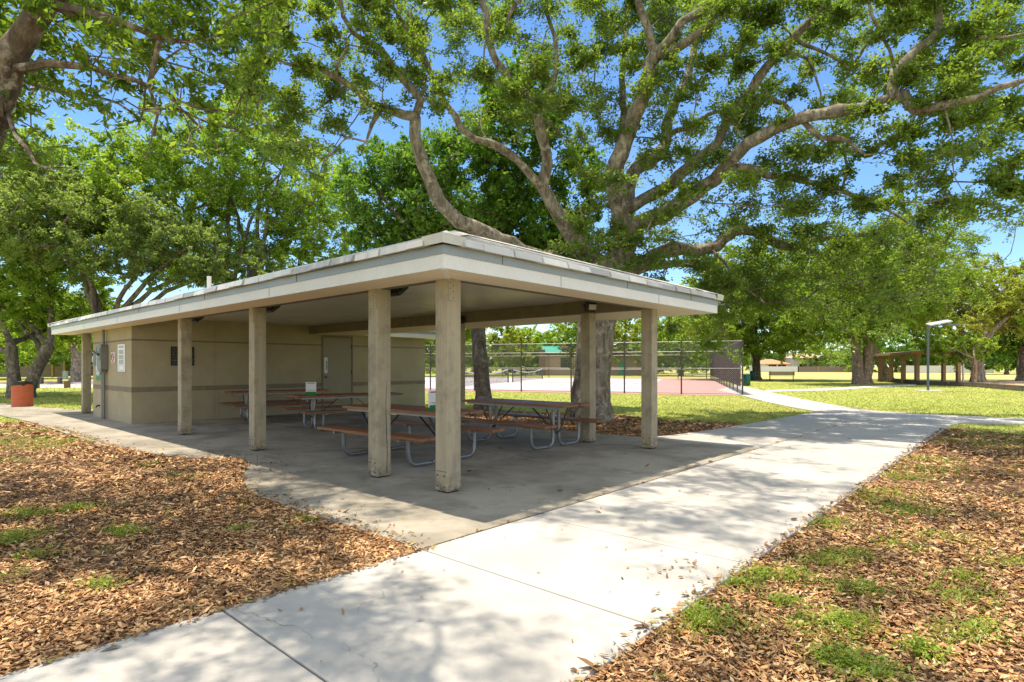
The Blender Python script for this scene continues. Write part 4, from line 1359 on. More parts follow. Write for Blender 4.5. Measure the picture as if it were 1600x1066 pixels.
G_OAK = leafmat('oak_leaf', [(0.062, 0.111, 0.018), (0.111, 0.179, 0.029), (0.179, 0.257, 0.043), (0.261, 0.347, 0.073)], 0.45)
G_NEAR = leafmat('near_leaf', [(0.044, 0.094, 0.015), (0.084, 0.148, 0.020), (0.152, 0.228, 0.030), (0.245, 0.304, 0.046)], 0.6, 0.55)
G_YEL = leafmat('yellow_green_leaf', [(0.092, 0.168, 0.024), (0.155, 0.252, 0.035), (0.242, 0.341, 0.049), (0.349, 0.424, 0.073)], 0.22, 0.52)
G_GREY = leafmat('grey_green_leaf', [(0.091, 0.140, 0.036), (0.144, 0.203, 0.056), (0.206, 0.270, 0.084), (0.278, 0.333, 0.120)], 0.25)
G_DARK = leafmat('deep_green_leaf', [(0.046, 0.105, 0.017), (0.077, 0.164, 0.023), (0.140, 0.243, 0.034), (0.242, 0.348, 0.055)], 0.35, 0.45)
G_BRIGHT = leafmat('bright_green_leaf', [(0.098, 0.173, 0.026), (0.171, 0.262, 0.036), (0.258, 0.347, 0.053), (0.367, 0.437, 0.089)], 0.2, 0.48)
G_LIME = leafmat('lime_leaf', [(0.182, 0.302, 0.015), (0.288, 0.416, 0.022), (0.403, 0.499, 0.031)], 0.3, 0.45)
G_OLIVE = leafmat('olive_leaf', [(0.134, 0.175, 0.028), (0.209, 0.256, 0.043), (0.301, 0.332, 0.069), (0.398, 0.396, 0.104)], 0.2)

# ---- the big oak behind the pavilion, limbs where they run in the photo
oak = empty('oak_tree', 'huge spreading live oak behind the pavilion with long bare limbs', 'tree', P(921, 655))
org = np.array(oak.location)
S = Skel(21)
def limb(pts, radii, parent=None, step=0.26, jit=0.022):
    w = [W(*p) for p in pts]
    w = [Vector(np.array(p) - org) for p in w]
    par = -1 if parent is None else S.near(w[0])
    radii = [x * (.90 if parent else 1.0) for x in radii]
    return S.path(w, radii, par, step, jit)
limb([(921, 658, 15.3), (922, 640, 15.3), (926, 590, 15.3), (930, 540, 15.3), (934, 500, 15.3), (948, 455, 15.3), (962, 425, 15.3), (972, 395, 15.3)],
     [.70, .55, .48, .46, .46, .47, .45, .34], None, .42, .010)
# root flare
for (u, v_) in ((886, 657), (958, 656), (905, 662), (945, 663)):
    a_ = P(u, v_); S.path([Vector(W(921, 628, 15.3)) - Vector(org), (Vector(a_) - Vector(org)) * .6 + Vector((0, 0, .22)), Vector(a_) - Vector(org) + Vector((0, 0, -.05))], [.30, .22, .06], S.near(np.array(W(921, 628, 15.3)) - org), .2)
# limb 1
limb([(950, 440, 15.3), (900, 425, 14.9), (830, 400, 14.4), (768, 370, 13.9), (736, 353, 13.6), (697, 327, 13.3), (669, 276, 13.0), (650, 213, 12.8), (649, 182, 12.7)], [.36, .30, .25, .215, .195, .18, .155, .135, .125], 1)
limb([(649, 182, 12.7), (630, 182, 12.6), (595, 169, 12.4), (559, 144, 12.2), (524, 122, 12.0), (495, 106, 11.8), (450, 100, 11.6), (415, 85, 11.4)], [.12, .11, .095, .08, .065, .055, .035, .02], 1)
limb([(649, 182, 12.7), (657, 152, 12.6), (630, 126, 12.5), (595, 79, 12.3), (551, 51, 12.1), (535, 24, 12.0), (531, -10, 12.0), (520, -60, 12)], [.11, .10, .085, .075, .06, .05, .045, .03], 1)
limb([(657, 152, 12.6), (664, 110, 12.9), (640, 60, 13.1), (645, 10, 13.2)], [.05, .04, .03, .02], 1)
limb([(595, 169, 12.4), (580, 195, 12.2), (572, 222, 12.0)], [.06, .05, .03], 1)
limb([(524, 122, 12.0), (530, 95, 11.7), (545, 70, 11.5)], [.045, .035, .02], 1)
# limb 2
limb([(962, 428, 15.2), (927, 406, 15.0), (894, 366, 14.7), (862, 319, 14.5), (848, 292, 14.4), (855, 268, 14.3), (848, 213, 14.2), (836, 169, 14.1), (824, 146, 14.0)], [.34, .27, .205, .18, .17, .155, .14, .125, .12], 1)
limb([(848, 292, 14.4), (831, 276, 14.2), (811, 252, 14.0), (784, 229, 13.8), (744, 219, 13.5), (721, 201, 13.3), (697, 162, 13.1), (673, 114, 12.8), (650, 63, 12.6), (630, 32, 12.4), (598, -4, 12.2), (560, -50, 12)], [.125, .12, .11, .10, .09, .08, .07, .062, .055, .05, .04, .03], 1)
limb([(824, 146, 14.0), (799, 138, 13.8), (776, 95, 13.6), (760, 47, 13.4), (752, -5, 13.3), (740, -70, 13)], [.12, .115, .10, .09, .08, .05], 1)
limb([(838, 172, 14.1), (848, 152, 14.2), (866, 122, 14.4), (868, 79, 14.6), (860, 39, 14.7), (852, -10, 14.8)], [.10, .09, .08, .07, .055, .04], 1)
# limb 3
limb([(970, 395, 15.3), (971, 366, 15.0), (965, 315, 14.7), (961, 272, 14.4), (977, 221, 14.1), (1000, 162, 13.7), (1016, 102, 13.3), (1024, 84, 13.2)], [.33, .275, .245, .215, .205, .195, .18, .17], 1)
limb([(1024, 84, 13.2), (1012, 45, 13.0), (1000, 10, 12.8), (985, -50, 12.6)], [.12, .10, .085, .06], 1)
limb([(1024, 84, 13.2), (1040, 71, 13.0), (1063, 35, 12.8), (1100, 12, 12.5), (1135, -15, 12.2), (1180, -60, 12)], [.13, .12, .10, .09, .075, .05], 1)
limb([(1024, 86, 13.2), (1043, 85, 13.0), (1075, 63, 12.8), (1102, 43, 12.6), (1118, 28, 12.5), (1150, -15, 12.4)], [.12, .11, .10, .085, .07, .05], 1)
limb([(966, 300, 14.6), (973, 220, 15.0), (973, 158, 15.3), (975, 79, 15.6), (979, 20, 15.8), (975, -50, 16)], [.11, .10, .09, .08, .07, .05], 1)
# limb 4
limb([(972, 390, 15.3), (977, 311, 15.6), (992, 268, 15.8), (1025, 243, 16.0), (1042, 220, 16.2), (1043, 193, 16.3), (1067, 136, 16.6), (1082, 92, 16.8), (1094, 24, 17.0), (1096, -30, 17)], [.30, .23, .20, .18, .165, .155, .135, .12, .09, .06], 1)
limb([(1046, 211, 16.2), (1090, 191, 16.0), (1118, 175, 15.9), (1150, 172, 15.8)], [.085, .075, .06, .03], 1)
limb([(1082, 96, 16.8), (1115, 105, 16.5), (1150, 82, 16.3), (1190, 70, 16.1)], [.07, .06, .05, .03], 1)
# limb 5
limb([(978, 330, 15.2), (1024, 303, 15.1), (1059, 276, 15.0), (1094, 244, 14.8), (1122, 220, 14.6), (1138, 185, 14.4), (1169, 146, 14.1), (1197, 106, 13.8), (1224, 75, 13.5), (1256, 43, 13.2), (1283, 8, 13.0), (1310, -40, 12.8)], [.19, .17, .155, .145, .135, .13, .125, .12, .11, .10, .085, .06], 1)
limb([(1090, 246, 14.8), (1115, 236, 14.6), (1142, 240, 14.4)], [.07, .06, .03], 1)
limb([(1169, 150, 14.1), (1205, 154, 14.0), (1234, 172, 13.8)], [.07, .07, .06], 1)
limb([(1256, 70, 13.4), (1300, 90, 13.2), (1345, 120, 13.0)], [.05, .035, .015], 1)
limb([(1224, 78, 13.5), (1262, 90, 13.3), (1278, 125, 13.2), (1280, 165, 13.1)], [.045, .035, .03, .015], 1)
# limb 6
limb([(972, 400, 15.2), (1000, 350, 14.8), (1039, 335, 14.4), (1067, 315, 14.0), (1114, 280, 13.5), (1150, 240, 13.0), (1185, 213, 12.6), (1236, 185, 12.1), (1283, 177, 11.7), (1335, 169, 11.3), (1370, 161, 11.0), (1406, 150, 10.7), (1433, 173, 10.5), (1473, 169, 10.3), (1524, 152, 10.0), (1600, 126, 9.7), (1680, 100, 9.4)],
     [.30, .25, .22, .19, .165, .155, .145, .135, .13, .125, .115, .10, .095, .085, .065, .05, .03], 1)
limb([(1252, 186, 12.0), (1283, 215, 11.9), (1327, 220, 11.7), (1352, 243, 11.5)], [.07, .06, .045, .02], 1)
limb([(1395, 152, 10.8), (1400, 110, 10.9), (1433, 75, 11.0), (1465, 43, 11.1), (1466, -5, 11.2), (1470, -60, 11.3)], [.10, .09, .085, .075, .06, .04], 1)
limb([(1465, 43, 11.1), (1490, 47, 10.9), (1512, 59, 10.7), (1563, 61, 10.4), (1610, 50, 10.1)], [.06, .055, .05, .035, .015], 1)
limb([(1476, 170, 10.3), (1486, 220, 10.2), (1490, 275, 10.1), (1505, 300, 10)], [.018, .015, .011, .007], 1)
# limb 7
limb([(1130, 262, 13.2), (1161, 260, 13.3), (1197, 276, 13.4), (1244, 280, 13.5), (1295, 292, 13.6), (1335, 305, 13.7), (1378, 321, 13.8), (1420, 350, 13.9)], [.09, .085, .08, .075, .065, .055, .04, .02], 1)
# limb 8 low right
limb([(965, 430, 15.4), (1000, 412, 15.6), (1039, 391, 15.9), (1110, 388, 16.4), (1150, 361, 16.7), (1185, 364, 17.0), (1213, 380, 17.2), (1244, 386, 17.4), (1276, 376, 17.6), (1354, 366, 18.0), (1420, 370, 18.3)], [.28, .23, .20, .18, .165, .155, .145, .135, .11, .075, .04], 1)
limb([(985, 425, 15.6), (1043, 414, 16.2), (1090, 414, 16.8), (1120, 430, 17.2), (1150, 470, 17.6)], [.16, .12, .10, .07, .03], 1)
limb([(1110, 388, 16.4), (1130, 410, 16.0), (1150, 440, 15.8), (1170, 455, 15.6)], [.06, .05, .035, .02], 1)
limb([(948, 450, 15.3), (900, 440, 16.2), (850, 420, 17.2), (800, 400, 18.0)], [.2, .15, .10, .05], 1)

# density of leaf seen in the photo, 40 px cells from u = 360, rows from v = -40
GRID = [
 "6655556677777777778887777888667",   # -40..0
 "5555444777655788777788866388824",   # 0..40
 "6664344577744666777555663388855",   # 40..80
 "8873335556655544666443333388846",   # 80..120
 "7774333344445553334444333488666",   # 120..160
 "4552222222334442224444444555556",   # 160..200
 "0231100000012444334466664455224",   # 200..240
 "0011000000000233334555552355415",   # 240..280
 "0000000000000255334666663336666",   # 280..320
 "0000000000000355433477777788854",   # 320..360
 "0000000000000266522666677777620",   # 360..400
 "0000000000000022125665578764310",   # 400..440
 "0000000000000000004553245543100",   # 440..480
 "0000000000000452345500003300000",   # 480..520
 "0000000000000220024300002200000",   # 520..545
]
rg = np.random.RandomState(5)
cen, rad, cnt = [], [], []
for r_, row in enumerate(GRID):
    for c_, chv in enumerate(row):
        d = int(chv)
        if d == 0: continue
        u0, v0 = 360 + c_ * 40, -40 + r_ * 40
        reps = 1 if rg.rand() < .6 else 2
        for k in range(reps):
            u = u0 + rg.uniform(-6, 46); v_ = v0 + rg.uniform(-4, 44)
            if u < 700: Y = rg.uniform(11.2, 14.0)
            elif u < 1100: Y = rg.uniform(12.6, 17.0)
            elif u < 1350: Y = rg.uniform(12.0, 16.5)
            else: Y = rg.uniform(9.8, 13.5)
            if v_ > 330 and u > 1050: Y = rg.uniform(14.5, 18.5)
            if v_ > 480: Y = rg.uniform(16.5, 19.5)
            p = np.array(W(u, v_, Y)) - org
            a = PO
            cen.append(p); rad.append(rg.uniform(.34, .58) * Y / 13.5)
            cnt.append(max(8, rg.normal(d * 62, d * 14)) / reps ** .5 * 2.3)
for k in range(16):
    u, v_ = rg.normal(965, 45), rg.uniform(340, 440)
    cen.append(np.array(W(u, v_, rg.uniform(13.2, 15.0))) - org); rad.append(rg.uniform(.25, .45)); cnt.append(rg.uniform(120, 330))
for k in range(75):
    u, v_ = rg.uniform(1085, 1260), rg.uniform(400, 520)
    if v_ > 505 - abs(u - 1150) * .25: continue
    cen.append(np.array(W(u, v_, rg.uniform(15.5, 18.5))) - org); rad.append(rg.uniform(.4, .65)); cnt.append(rg.uniform(110, 300))
for k in range(60):
    u, v_ = rg.normal(1385, 60), rg.uniform(330, 475)
    cen.append(np.array(W(u, v_, rg.uniform(13.5, 18))) - org); rad.append(rg.uniform(.4, .6)); cnt.append(rg.uniform(60, 200))
vis_n = len(cen)
# the crown goes on above and in front of the frame
for k in range(330):
    x, y = rg.uniform(-6, 13), rg.uniform(2.5, 24)
    if (x - 2.5) ** 2 / 100 + (y - 13) ** 2 / 135 > 1: continue
    z = max(1.4 + .66 * y + .6, rg.uniform(7.0, 8.0)) + rg.uniform(0, 2.6)
    if z > 15.5 or (y > 10 and rg.rand() < .65): continue
    cen.append(np.array((x, y, z)) - org); rad.append(rg.uniform(.6, 1.0)); cnt.append(rg.uniform(160, 420))
order = np.argsort([np.linalg.norm(c - np.array([0, 0, 6.0])) for c in cen])
for i in order:
    S.grow(cen[i], step=.4, wob=.16, minz=2.4)
S.radii(tip=.011)
tw = []
vv = clump_leaves(cen, rad, cnt, .090, .046, rg, out=tw)
tr = S.mesh('trunk', M['bark'], oak)
npmesh('crown', vv, quads(len(vv)), G_OAK, oak)
tm = MB()
for a, b in tw: tm.tube([a, (a + b) / 2 + rg.normal(0, .03, 3), b], [.009, .006, .004], 3, cap=False)
tm.build('twigs', M['bark_dark'], oak)

# ---- near tree whose trunk leans in at the top corner
nt_ = empty('leaning_tree', 'close leaning tree with pale mottled trunk and hanging leaves in the top corner', 'tree', (-5.7, 5.2, -.03))
org2 = np.array(nt_.location)
S2 = Skel(31)
def limb2(pts, radii, first=False, world=False):
    w = [Vector(np.array(p if world else W(*p)) - org2) for p in pts]
    return S2.path(w, radii, -1 if first else S2.near(w[0]), .15, .008)
limb2([(-5.7, 5.2, -.05), (-5.45, 5.15, 1.2), (-5.05, 5.1, 2.3), tuple(W(-22, 230, 5.05)), tuple(W(2, 130, 5.0)), tuple(W(34, 60, 5.0)), tuple(W(78, -5, 4.9)), tuple(W(110, -120, 4.8)), tuple(W(180, -300, 4.8))],
      [.22, .16, .13, .115, .11, .105, .095, .08, .05], True, True)
limb2([(8, 170, 5.0), (-60, 60, 5.3), (-150, -60, 5.6)], [.12, .10, .06])
limb2([(40, 60, 5.0), (50, 20, 5.3), (40, -60, 5.6), (20, -200, 5.8)], [.09, .07, .05, .03])
limb2([(12, 108, 5.0), (75, 102, 4.9), (140, 106, 5.0), (205, 125, 5.2), (260, 145, 5.5), (310, 168, 5.8), (350, 176, 6.0), (390, 182, 6.2)], [.04, .032, .026, .022, .018, .014, .010, .006])
limb2([(232, 135, 5.3), (250, 175, 5.3), (238, 215, 5.3), (228, 250, 5.3)], [.016, .013, .010, .005])
limb2([(262, 147, 5.5), (300, 185, 5.5), (330, 215, 5.6), (345, 240, 5.6)], [.014, .011, .008, .005])
limb2([(330, 172, 5.9), (365, 200, 6.0), (395, 228, 6.1)], [.010, .008, .005])
limb2([(250, 60, 5.2), (280, 64, 5.3), (320, 62, 5.5), (370, 52, 5.7), (392, 48, 5.8)], [.022, .020, .016, .010, .006])
limb2([(90, 10, 4.9), (170, 30, 5.0), (250, 60, 5.2)], [.05, .035, .022])
limb2([(320, 62, 5.5), (345, 78, 5.5), (365, 97, 5.5)], [.012, .009, .005])
limb2([(10, 175, 5.0), (40, 235, 4.6), (70, 262, 4.5), (110, 262, 4.5)], [.02, .014, .009, .004])
limb2([(90, 0, 4.9), (200, -120, 4.6), (330, -260, 4.2), (500, -420, 4.0)], [.05, .035, .025, .015])
GRID2 = [
 "99999888777766540",   # v -40..0   u from -40
 "98888777766665542",
 "78777665554544420",
 "46443334443343310",
 "35343322332433210",
 "35430001123322100",
 "23332000011110000",
 "02220000000000000",
]
cen, rad, cnt = [], [], []
for r_, row in enumerate(GRID2):
    for c_, chv in enumerate(row):
        d = int(chv)
        if d == 0: continue
        u, v_ = -40 + c_ * 30 + rg.uniform(-4, 34), -40 + r_ * 40 + rg.uniform(0, 40)
        Y = rg.uniform(4.6, 7.6)
        cen.append(np.array(W(u, v_, Y)) - org2); rad.append(rg.uniform(.20, .32)); cnt.append(max(4, d * 30 * rg.uniform(.6, 1.4)))
for k in range(215):
    x, y = rg.uniform(-13, 5.5), rg.uniform(-1, 9.5)
    z = 1.4 + .66 * max(y, 3) + .7 + rg.uniform(0, 3.2)
    if z < 5.2: z = rg.uniform(5.2, 8)
    if (x + 4.2) ** 2 / 80 + (y - 4.0) ** 2 / 40 > 1: continue
    cen.append(np.array((x, y, z)) - org2); rad.append(rg.uniform(.45, .85)); cnt.append(rg.uniform(120, 340))
for k in range(85):
    x, y = rg.uniform(-11.5, -2.0), rg.uniform(3.6, 10.5)
    z = 1.4 + .66 * y + .7 + rg.uniform(0, 2.0)
    cen.append(np.array((x, y, z)) - org2); rad.append(rg.uniform(.4, .8)); cnt.append(rg.uniform(120, 360))
order = np.argsort([np.linalg.norm(c - np.array([0.5, 0, 4.0])) for c in cen])
for i in order: S2.grow(cen[i], step=.3, wob=.10, minz=3.0)
S2.radii(tip=.006)
tw = []
vv = clump_leaves(cen, rad, cnt, .088, .034, rg, flat=.8, drop=.35, out=tw)
S2.mesh('trunk', M['bark_mottled'], nt_)
npmesh('crown', vv, quads(len(vv)), G_NEAR, nt_)
tm = MB()
for a, b in tw: tm.tube([a, (a + b) / 2 + rg.normal(0, .015, 3), b], [.004, .003, .002], 3, cap=False)
tm.build('twigs', M['bark_dark'], nt_)

# ---- other trees
def tree(name, label, base, blobs, tr_, mat, bark, seed, nclump, per, leaf, group=None, stems=1, fork=None, lean=(0, 0), clr=0.16, limbs=7, minr=0.0, splay=.5):
    """blobs: ellipsoids (centre xyz in the world, radii xyz) that the crown fills"""
    rg_ = np.random.RandomState(seed)
    o = empty(name, label, 'tree' if 'bush' not in name else 'bush', base, 0, group)
    og = np.array(base)
    sk = Skel(seed + 1)
    cz = np.mean([b[0][2] for b in blobs]); cx = np.mean([b[0][0] for b in blobs]); cy = np.mean([b[0][1] for b in blobs])
    top = np.array((cx, cy, cz)) - og
    fk = fork if fork is not None else max(.8, top[2] * .42)
    for s_ in range(stems):
        off = np.array([(s_ - (stems - 1) / 2) * tr_ * 1.5, rg_.normal(0, .2), 0])
        ld = np.array([lean[0] + (s_ - (stems - 1) / 2) * fk * splay, lean[1], 0])
        pts = [off + np.array([0, 0, -.05]), off + ld * .08 + np.array([0, 0, fk * .15]), off + ld * .55 + np.array([0, 0, fk * .6]), off + ld + np.array([0, 0, fk])]
        rs = [tr_ * 1.5, tr_ * 1.08, tr_ * .95, tr_ * .9]
        ids = sk.path([Vector(p) for p in pts], rs, -1, .4, tr_ * .05)
        for k in range(max(2, limbs // stems)):
            b = blobs[rg_.randint(len(blobs))]
            e = rg_.normal(size=3); e /= np.linalg.norm(e); e[2] = abs(e[2]) * .8
            tgt = np.array(b[0]) - og + e * np.array(b[1]) * .62
            p0 = np.array(sk.P[ids[-1]]) if k % 2 == 0 else np.array(sk.P[ids[-max(2, len(ids) // 4)]])
            mid_ = p0 + (tgt - p0) * .45 + np.array([0, 0, abs(tgt[2] - p0[2]) * .16]) + rg_.normal(0, .25, 3)
            sk.path([Vector(p0), Vector(mid_), Vector(tgt)], [tr_ * .55, tr_ * .36, tr_ * .12], ids[-1] if k % 2 == 0 else ids[-max(2, len(ids) // 4)], .5, .05)
    cen, rad, cnt = [], [], []
    vol = np.array([b[1][0] * b[1][1] * b[1][2] for b in blobs]) ** .7; vol = vol / vol.sum()
    for k in range(int(nclump * 1.6)):
        b = blobs[rg_.choice(len(blobs), p=vol)]
        e = rg_.normal(size=3); e /= np.linalg.norm(e)
        r_ = rg_.uniform(.35, 1.0) ** .55 * rg_.uniform(.85, 1.12)
        p = np.array(b[0]) + e * np.array(b[1]) * r_
        p = p - og
        if p[2] < .35: p[2] = .35 + rg_.uniform(0, .4)
        sz = (np.prod(b[1]) ** (1 / 3)) * clr * rg_.uniform(.5, 1.25)
        cen.append(p); rad.append(sz); cnt.append(per * .78 * rg_.uniform(.35, 1.65))
    order = np.argsort([np.linalg.norm(c - np.array([0, 0, fk])) for c in cen])
    for i in order: sk.grow(cen[i], step=.7, wob=.25, minz=fk * .7)
    sk.radii(tip=.016)
    vv = clump_leaves(cen, rad, cnt, leaf, leaf * .55, rg_, flat=.85, up=.25)
    sk.mesh('trunk', bark, o, minr)
    npmesh('crown', vv, quads(len(vv)), mat, o)
    return o
def blob(u, v, Y, ru, rv, ry=None):
    c = W(u, v, Y); k = Y / F
    return (tuple(c), (ru * k, (ry if ry else ru * k), rv * k))

BK, BD, BR = M['bark'], M['bark_dark'], M['bark_red']
# slim trunk with the deep green crown, beyond the pavilion
tree('broadleaf_tree', 'dense deep green tree above the pavilion ridge with a slim lichened trunk', P(756, 641), [blob(720, 300, 19.5, 110, 95, 2.4), blob(600, 310, 20.5, 75, 85, 2.0), blob(830, 350, 20, 90, 80, 2.0), blob(810, 190, 19.5, 80, 90, 1.8), blob(880, 400, 20.5, 60, 60, 1.5), blob(690, 390, 20.5, 120, 50, 1.8), blob(900, 300, 20.5, 50, 70, 1.5)], .25, G_DARK, BD, 41, 400, 260, .14, fork=3.4, lean=(-.3, 1.0), clr=.30, limbs=9)
# left of the pavilion
tree('forked_tree', 'two stemmed dark trunk behind the red bin with bright low leaves', P(27, 621), [blob(-10, 400, 27, 95, 85, 3.0), blob(70, 450, 28, 100, 75, 3.2), blob(120, 500, 31, 90, 42, 3), blob(20, 500, 31, 60, 40, 2.5)], .25, G_BRIGHT, BD, 42, 260, 200, .17, stems=2, fork=2.3, lean=(.4, 0), clr=.24)
tree('tall_tree', 'tall yellow green tree with a bare forked trunk over the pavilion roof', W(372, 610, 29) * 1 - Vector((0, 0, W(372, 610, 29).z + .03)), [blob(330, 250, 28, 120, 85, 3.6), blob(430, 290, 29, 120, 90, 3.5), blob(230, 300, 27, 110, 90, 3.4), blob(130, 290, 27, 110, 85, 3.2), blob(500, 360, 30, 75, 75, 3), blob(410, 190, 29, 60, 50, 2.6), blob(300, 390, 30, 130, 50, 3), blob(460, 420, 31, 90, 45, 3)], .22, G_YEL, BD, 43, 620, 200, .15, fork=4.2, lean=(.2, 0), clr=.22, limbs=8, stems=2, splay=.3)
tree('grey_green_tree', 'broad grey green tree right behind the lower end of the pavilion roof', W(190, 610, 25.5) * 1 - Vector((0, 0, W(190, 610, 25.5).z + .03)), [blob(150, 360, 24.5, 140, 70, 2.6), blob(270, 395, 25, 110, 60, 2.6), blob(70, 330, 25, 100, 75, 2.8), blob(370, 425, 26, 80, 40, 2.2), blob(10, 290, 26, 80, 80, 2.6)], .24, G_GREY, BD, 44, 430, 210, .13, fork=3.0, lean=(-.8, 0), clr=.21, limbs=9)
tree('lichened_tree', 'pale lichened trunk near the white utility box beyond the road', P(119, 597), [blob(119, 500, 50, 75, 45, 4.5), blob(60, 490, 52, 70, 45, 4.5)], .42, G_BRIGHT, BK, 45, 130, 170, .28, fork=2.9, clr=.24)
for i, (u, Y, h_, w_, mt, lab) in enumerate((
        (-60, 62, 8.5, 120, G_YEL, 'yellow green tree at the picture edge behind the timber fence'),
        (60, 85, 9.5, 90, G_DARK, 'dark tree standing behind the brown roofed house'),
        (170, 70, 9.0, 100, G_BRIGHT, 'leafy tree behind the end wall of the pavilion room'),
        (520, 55, 12, 90, G_YEL, 'thin yellow tree rising past the roof slope beside the deep green crown'))):
    b = W(u, 0, Y); b.z = -.03
    k = Y / F
    tree('background_tree', lab, b, [((b.x, Y, h_ * .58), (w_ * k, w_ * k, h_ * .42)), ((b.x + w_ * k * .5, Y + 1, h_ * .42), (w_ * k * .7, w_ * k * .7, h_ * .33))], .3, mt, BD, 60 + i, 130, 190, .30, 'trees behind the pavilion', fork=2.0, clr=.24)
# right of the pavilion
tree('shade_tree', 'round bright green tree by the end of the screened fence with one long low limb', P(1183, 593), [blob(1190, 500, 58, 105, 55, 6), blob(1120, 490, 60, 80, 60, 6), blob(1260, 480, 58, 85, 60, 6), blob(1180, 430, 60, 80, 50, 5)], .42, G_BRIGHT, BD, 70, 330, 250, .28, fork=2.3, clr=.22, limbs=9)
tree('twin_trunk_tree', 'bright green tree with thick twin trunks beside the small shelter', P(1347, 600), [blob(1350, 450, 45, 120, 75, 5), blob(1430, 440, 46, 85, 70, 4.5), blob(1280, 440, 45, 80, 70, 4.5), blob(1330, 500, 44, 100, 38, 4), blob(1400, 385, 47, 70, 30, 4)], .38, G_BRIGHT, BR, 71, 400, 210, .23, stems=2, fork=3.4, clr=.22, limbs=10, splay=.16)
tree('leaning_shade_tree', 'leaning brown trunk seen through the shelter posts', P(1388, 594.5), [blob(1440, 470, 57, 70, 45, 5), blob(1400, 480, 60, 70, 40, 5)], .40, G_OLIVE, BR, 72, 120, 190, .30, fork=4.0, lean=(-2.0, 0), clr=.25)
tree('spreading_tree', 'olive tree with spreading grey limbs on the playground edge', P(1530, 597), [blob(1545, 450, 51, 75, 50, 4.5), blob(1490, 490, 50, 60, 45, 4), blob(1600, 470, 52, 80, 55, 4.5)], .46, G_OLIVE, BK, 73, 190, 165, .28, fork=3.0, clr=.22, limbs=9)
tree('dark_trunk_tree', 'dark trunked tree cut by the picture edge past the playground', P(1600, 595), [blob(1630, 510, 55, 85, 45, 5), blob(1590, 525, 57, 60, 35, 4)], .42, G_DARK, BD, 74, 130, 180, .30, fork=3.4, clr=.24)
tree('small_shade_tree', 'small bright tree with low leaves hanging before the shelter end', P(1520, 603.5), [blob(1490, 545, 42, 42, 24, 1.8), blob(1465, 530, 42, 30, 22, 1.6), blob(1515, 540, 42, 30, 22, 1.6)], .10, G_BRIGHT, BR, 75, 80, 120, .20, fork=1.9, clr=.34, limbs=5)
far = [(690, 78, 9.5, 70, G_BRIGHT, 'bright tree across the court, seen just past the corner post'),
       (760, 88, 10, 70, G_OLIVE, 'olive tree across the court behind the slim trunk'),
       (905, 95, 9.5, 75, G_BRIGHT, 'green tree above the tan brick building'),
       (985, 90, 10, 80, G_OLIVE, 'olive tree across the court past the end of the brick building'),
       (1065, 82, 9.5, 70, G_YEL, 'yellow green tree behind the far court fence, by the last pavilion post'),
       (1120, 96, 10, 60, G_BRIGHT, 'green tree behind the top of the screened fence'),
       (1215, 165, 11, 55, G_DARK, 'dark tree behind the orange roofed house'),
       (1310, 150, 10, 60, G_BRIGHT, 'green tree over the teal roof, next to the twin trunks'),
       (1400, 130, 9.5, 60, G_DARK, 'dark tree behind the shelter and white fence'),
       (1475, 128, 9, 55, G_BRIGHT, 'green tree behind the white fence, past the lamp pole'),
       (1570, 98, 7.5, 70, G_DARK, 'dark rounded tree at the end of the white fence'),
       (1650, 110, 10, 80, G_OLIVE, 'olive tree at the edge of the field past the playground')]
for i, (u, Y, h_, w_, mt, lab) in enumerate(far):
    b = W(u, 0, Y); b.z = -.03
    k = Y / F
    tree('distant_tree', lab, b, [((b.x, Y, h_ * .56), (w_ * k * .9, w_ * k * .8, h_ * .44)), ((b.x - w_ * k * .5, Y + 1, h_ * .40), (w_ * k * .6, w_ * k * .6, h_ * .32)), ((b.x + w_ * k * .5, Y - 1, h_ * .42), (w_ * k * .6, w_ * k * .6, h_ * .34))], .3, mt, BD, 90 + i, 120, 170, .40, 'trees at the edge of the park', fork=1.8, clr=.24)
b = P(822, 584.5)
tree('lime_bush', 'bright lime green bush behind the tennis nets', (b.x, 95, -.03), [((W(825, 0, 95).x, 95, 3.6), (4.2, 3.5, 3.6)), ((W(795, 0, 95).x, 95, 2.6), (3.2, 3, 2.4)), ((W(845, 0, 95).x, 95, 2.2), (2.4, 2.4, 2.0))], .14, G_LIME, BD, 110, 150, 170, .36, fork=.7, clr=.24)

# far wood closing the view beyond the park
rw = np.random.RandomState(77)
cen = [np.array((rw.uniform(-260, 260), rw.uniform(185, 215), 0)) for k in range(900)]
for c in cen: c[2] = rw.uniform(.3, 1) * (5.5 + 2.5 * math.sin(c[0] * .11) + 1.2 * math.sin(c[0] * .31))
vv = clump_leaves(cen, rw.uniform(1.6, 3.2, 900), np.full(900, 90), .95, .6, rw)
tag(npmesh('distant_woods', vv, quads(len(vv)), G_DARK), 'distant dark green wood closing the view behind the field', 'woods', kind='stuff')

cen = [np.array((rw.uniform(-45, 39), rw.uniform(103, 116), 0)) for k in range(420)] + [np.array((rw.uniform(75, 190), rw.uniform(128, 140), 0)) for k in range(300)] + [np.array((rw.uniform(-150, -45), rw.uniform(98, 112), 0)) for k in range(300)]
for c in cen: c[2] = rw.uniform(.05, 1) * (7.0 + 1.6 * math.sin(c[0] * .21) + 1.0 * math.sin(c[0] * .53 + 1))
vv = clump_leaves(cen, rw.uniform(1.0, 2.0, len(cen)), np.full(len(cen), 130), .50, .30, rw)
tag(npmesh('woodland_edge', vv, quads(len(vv)), G_BRIGHT), 'continuous bright green edge of woodland behind the court and field', 'woods', kind='stuff')

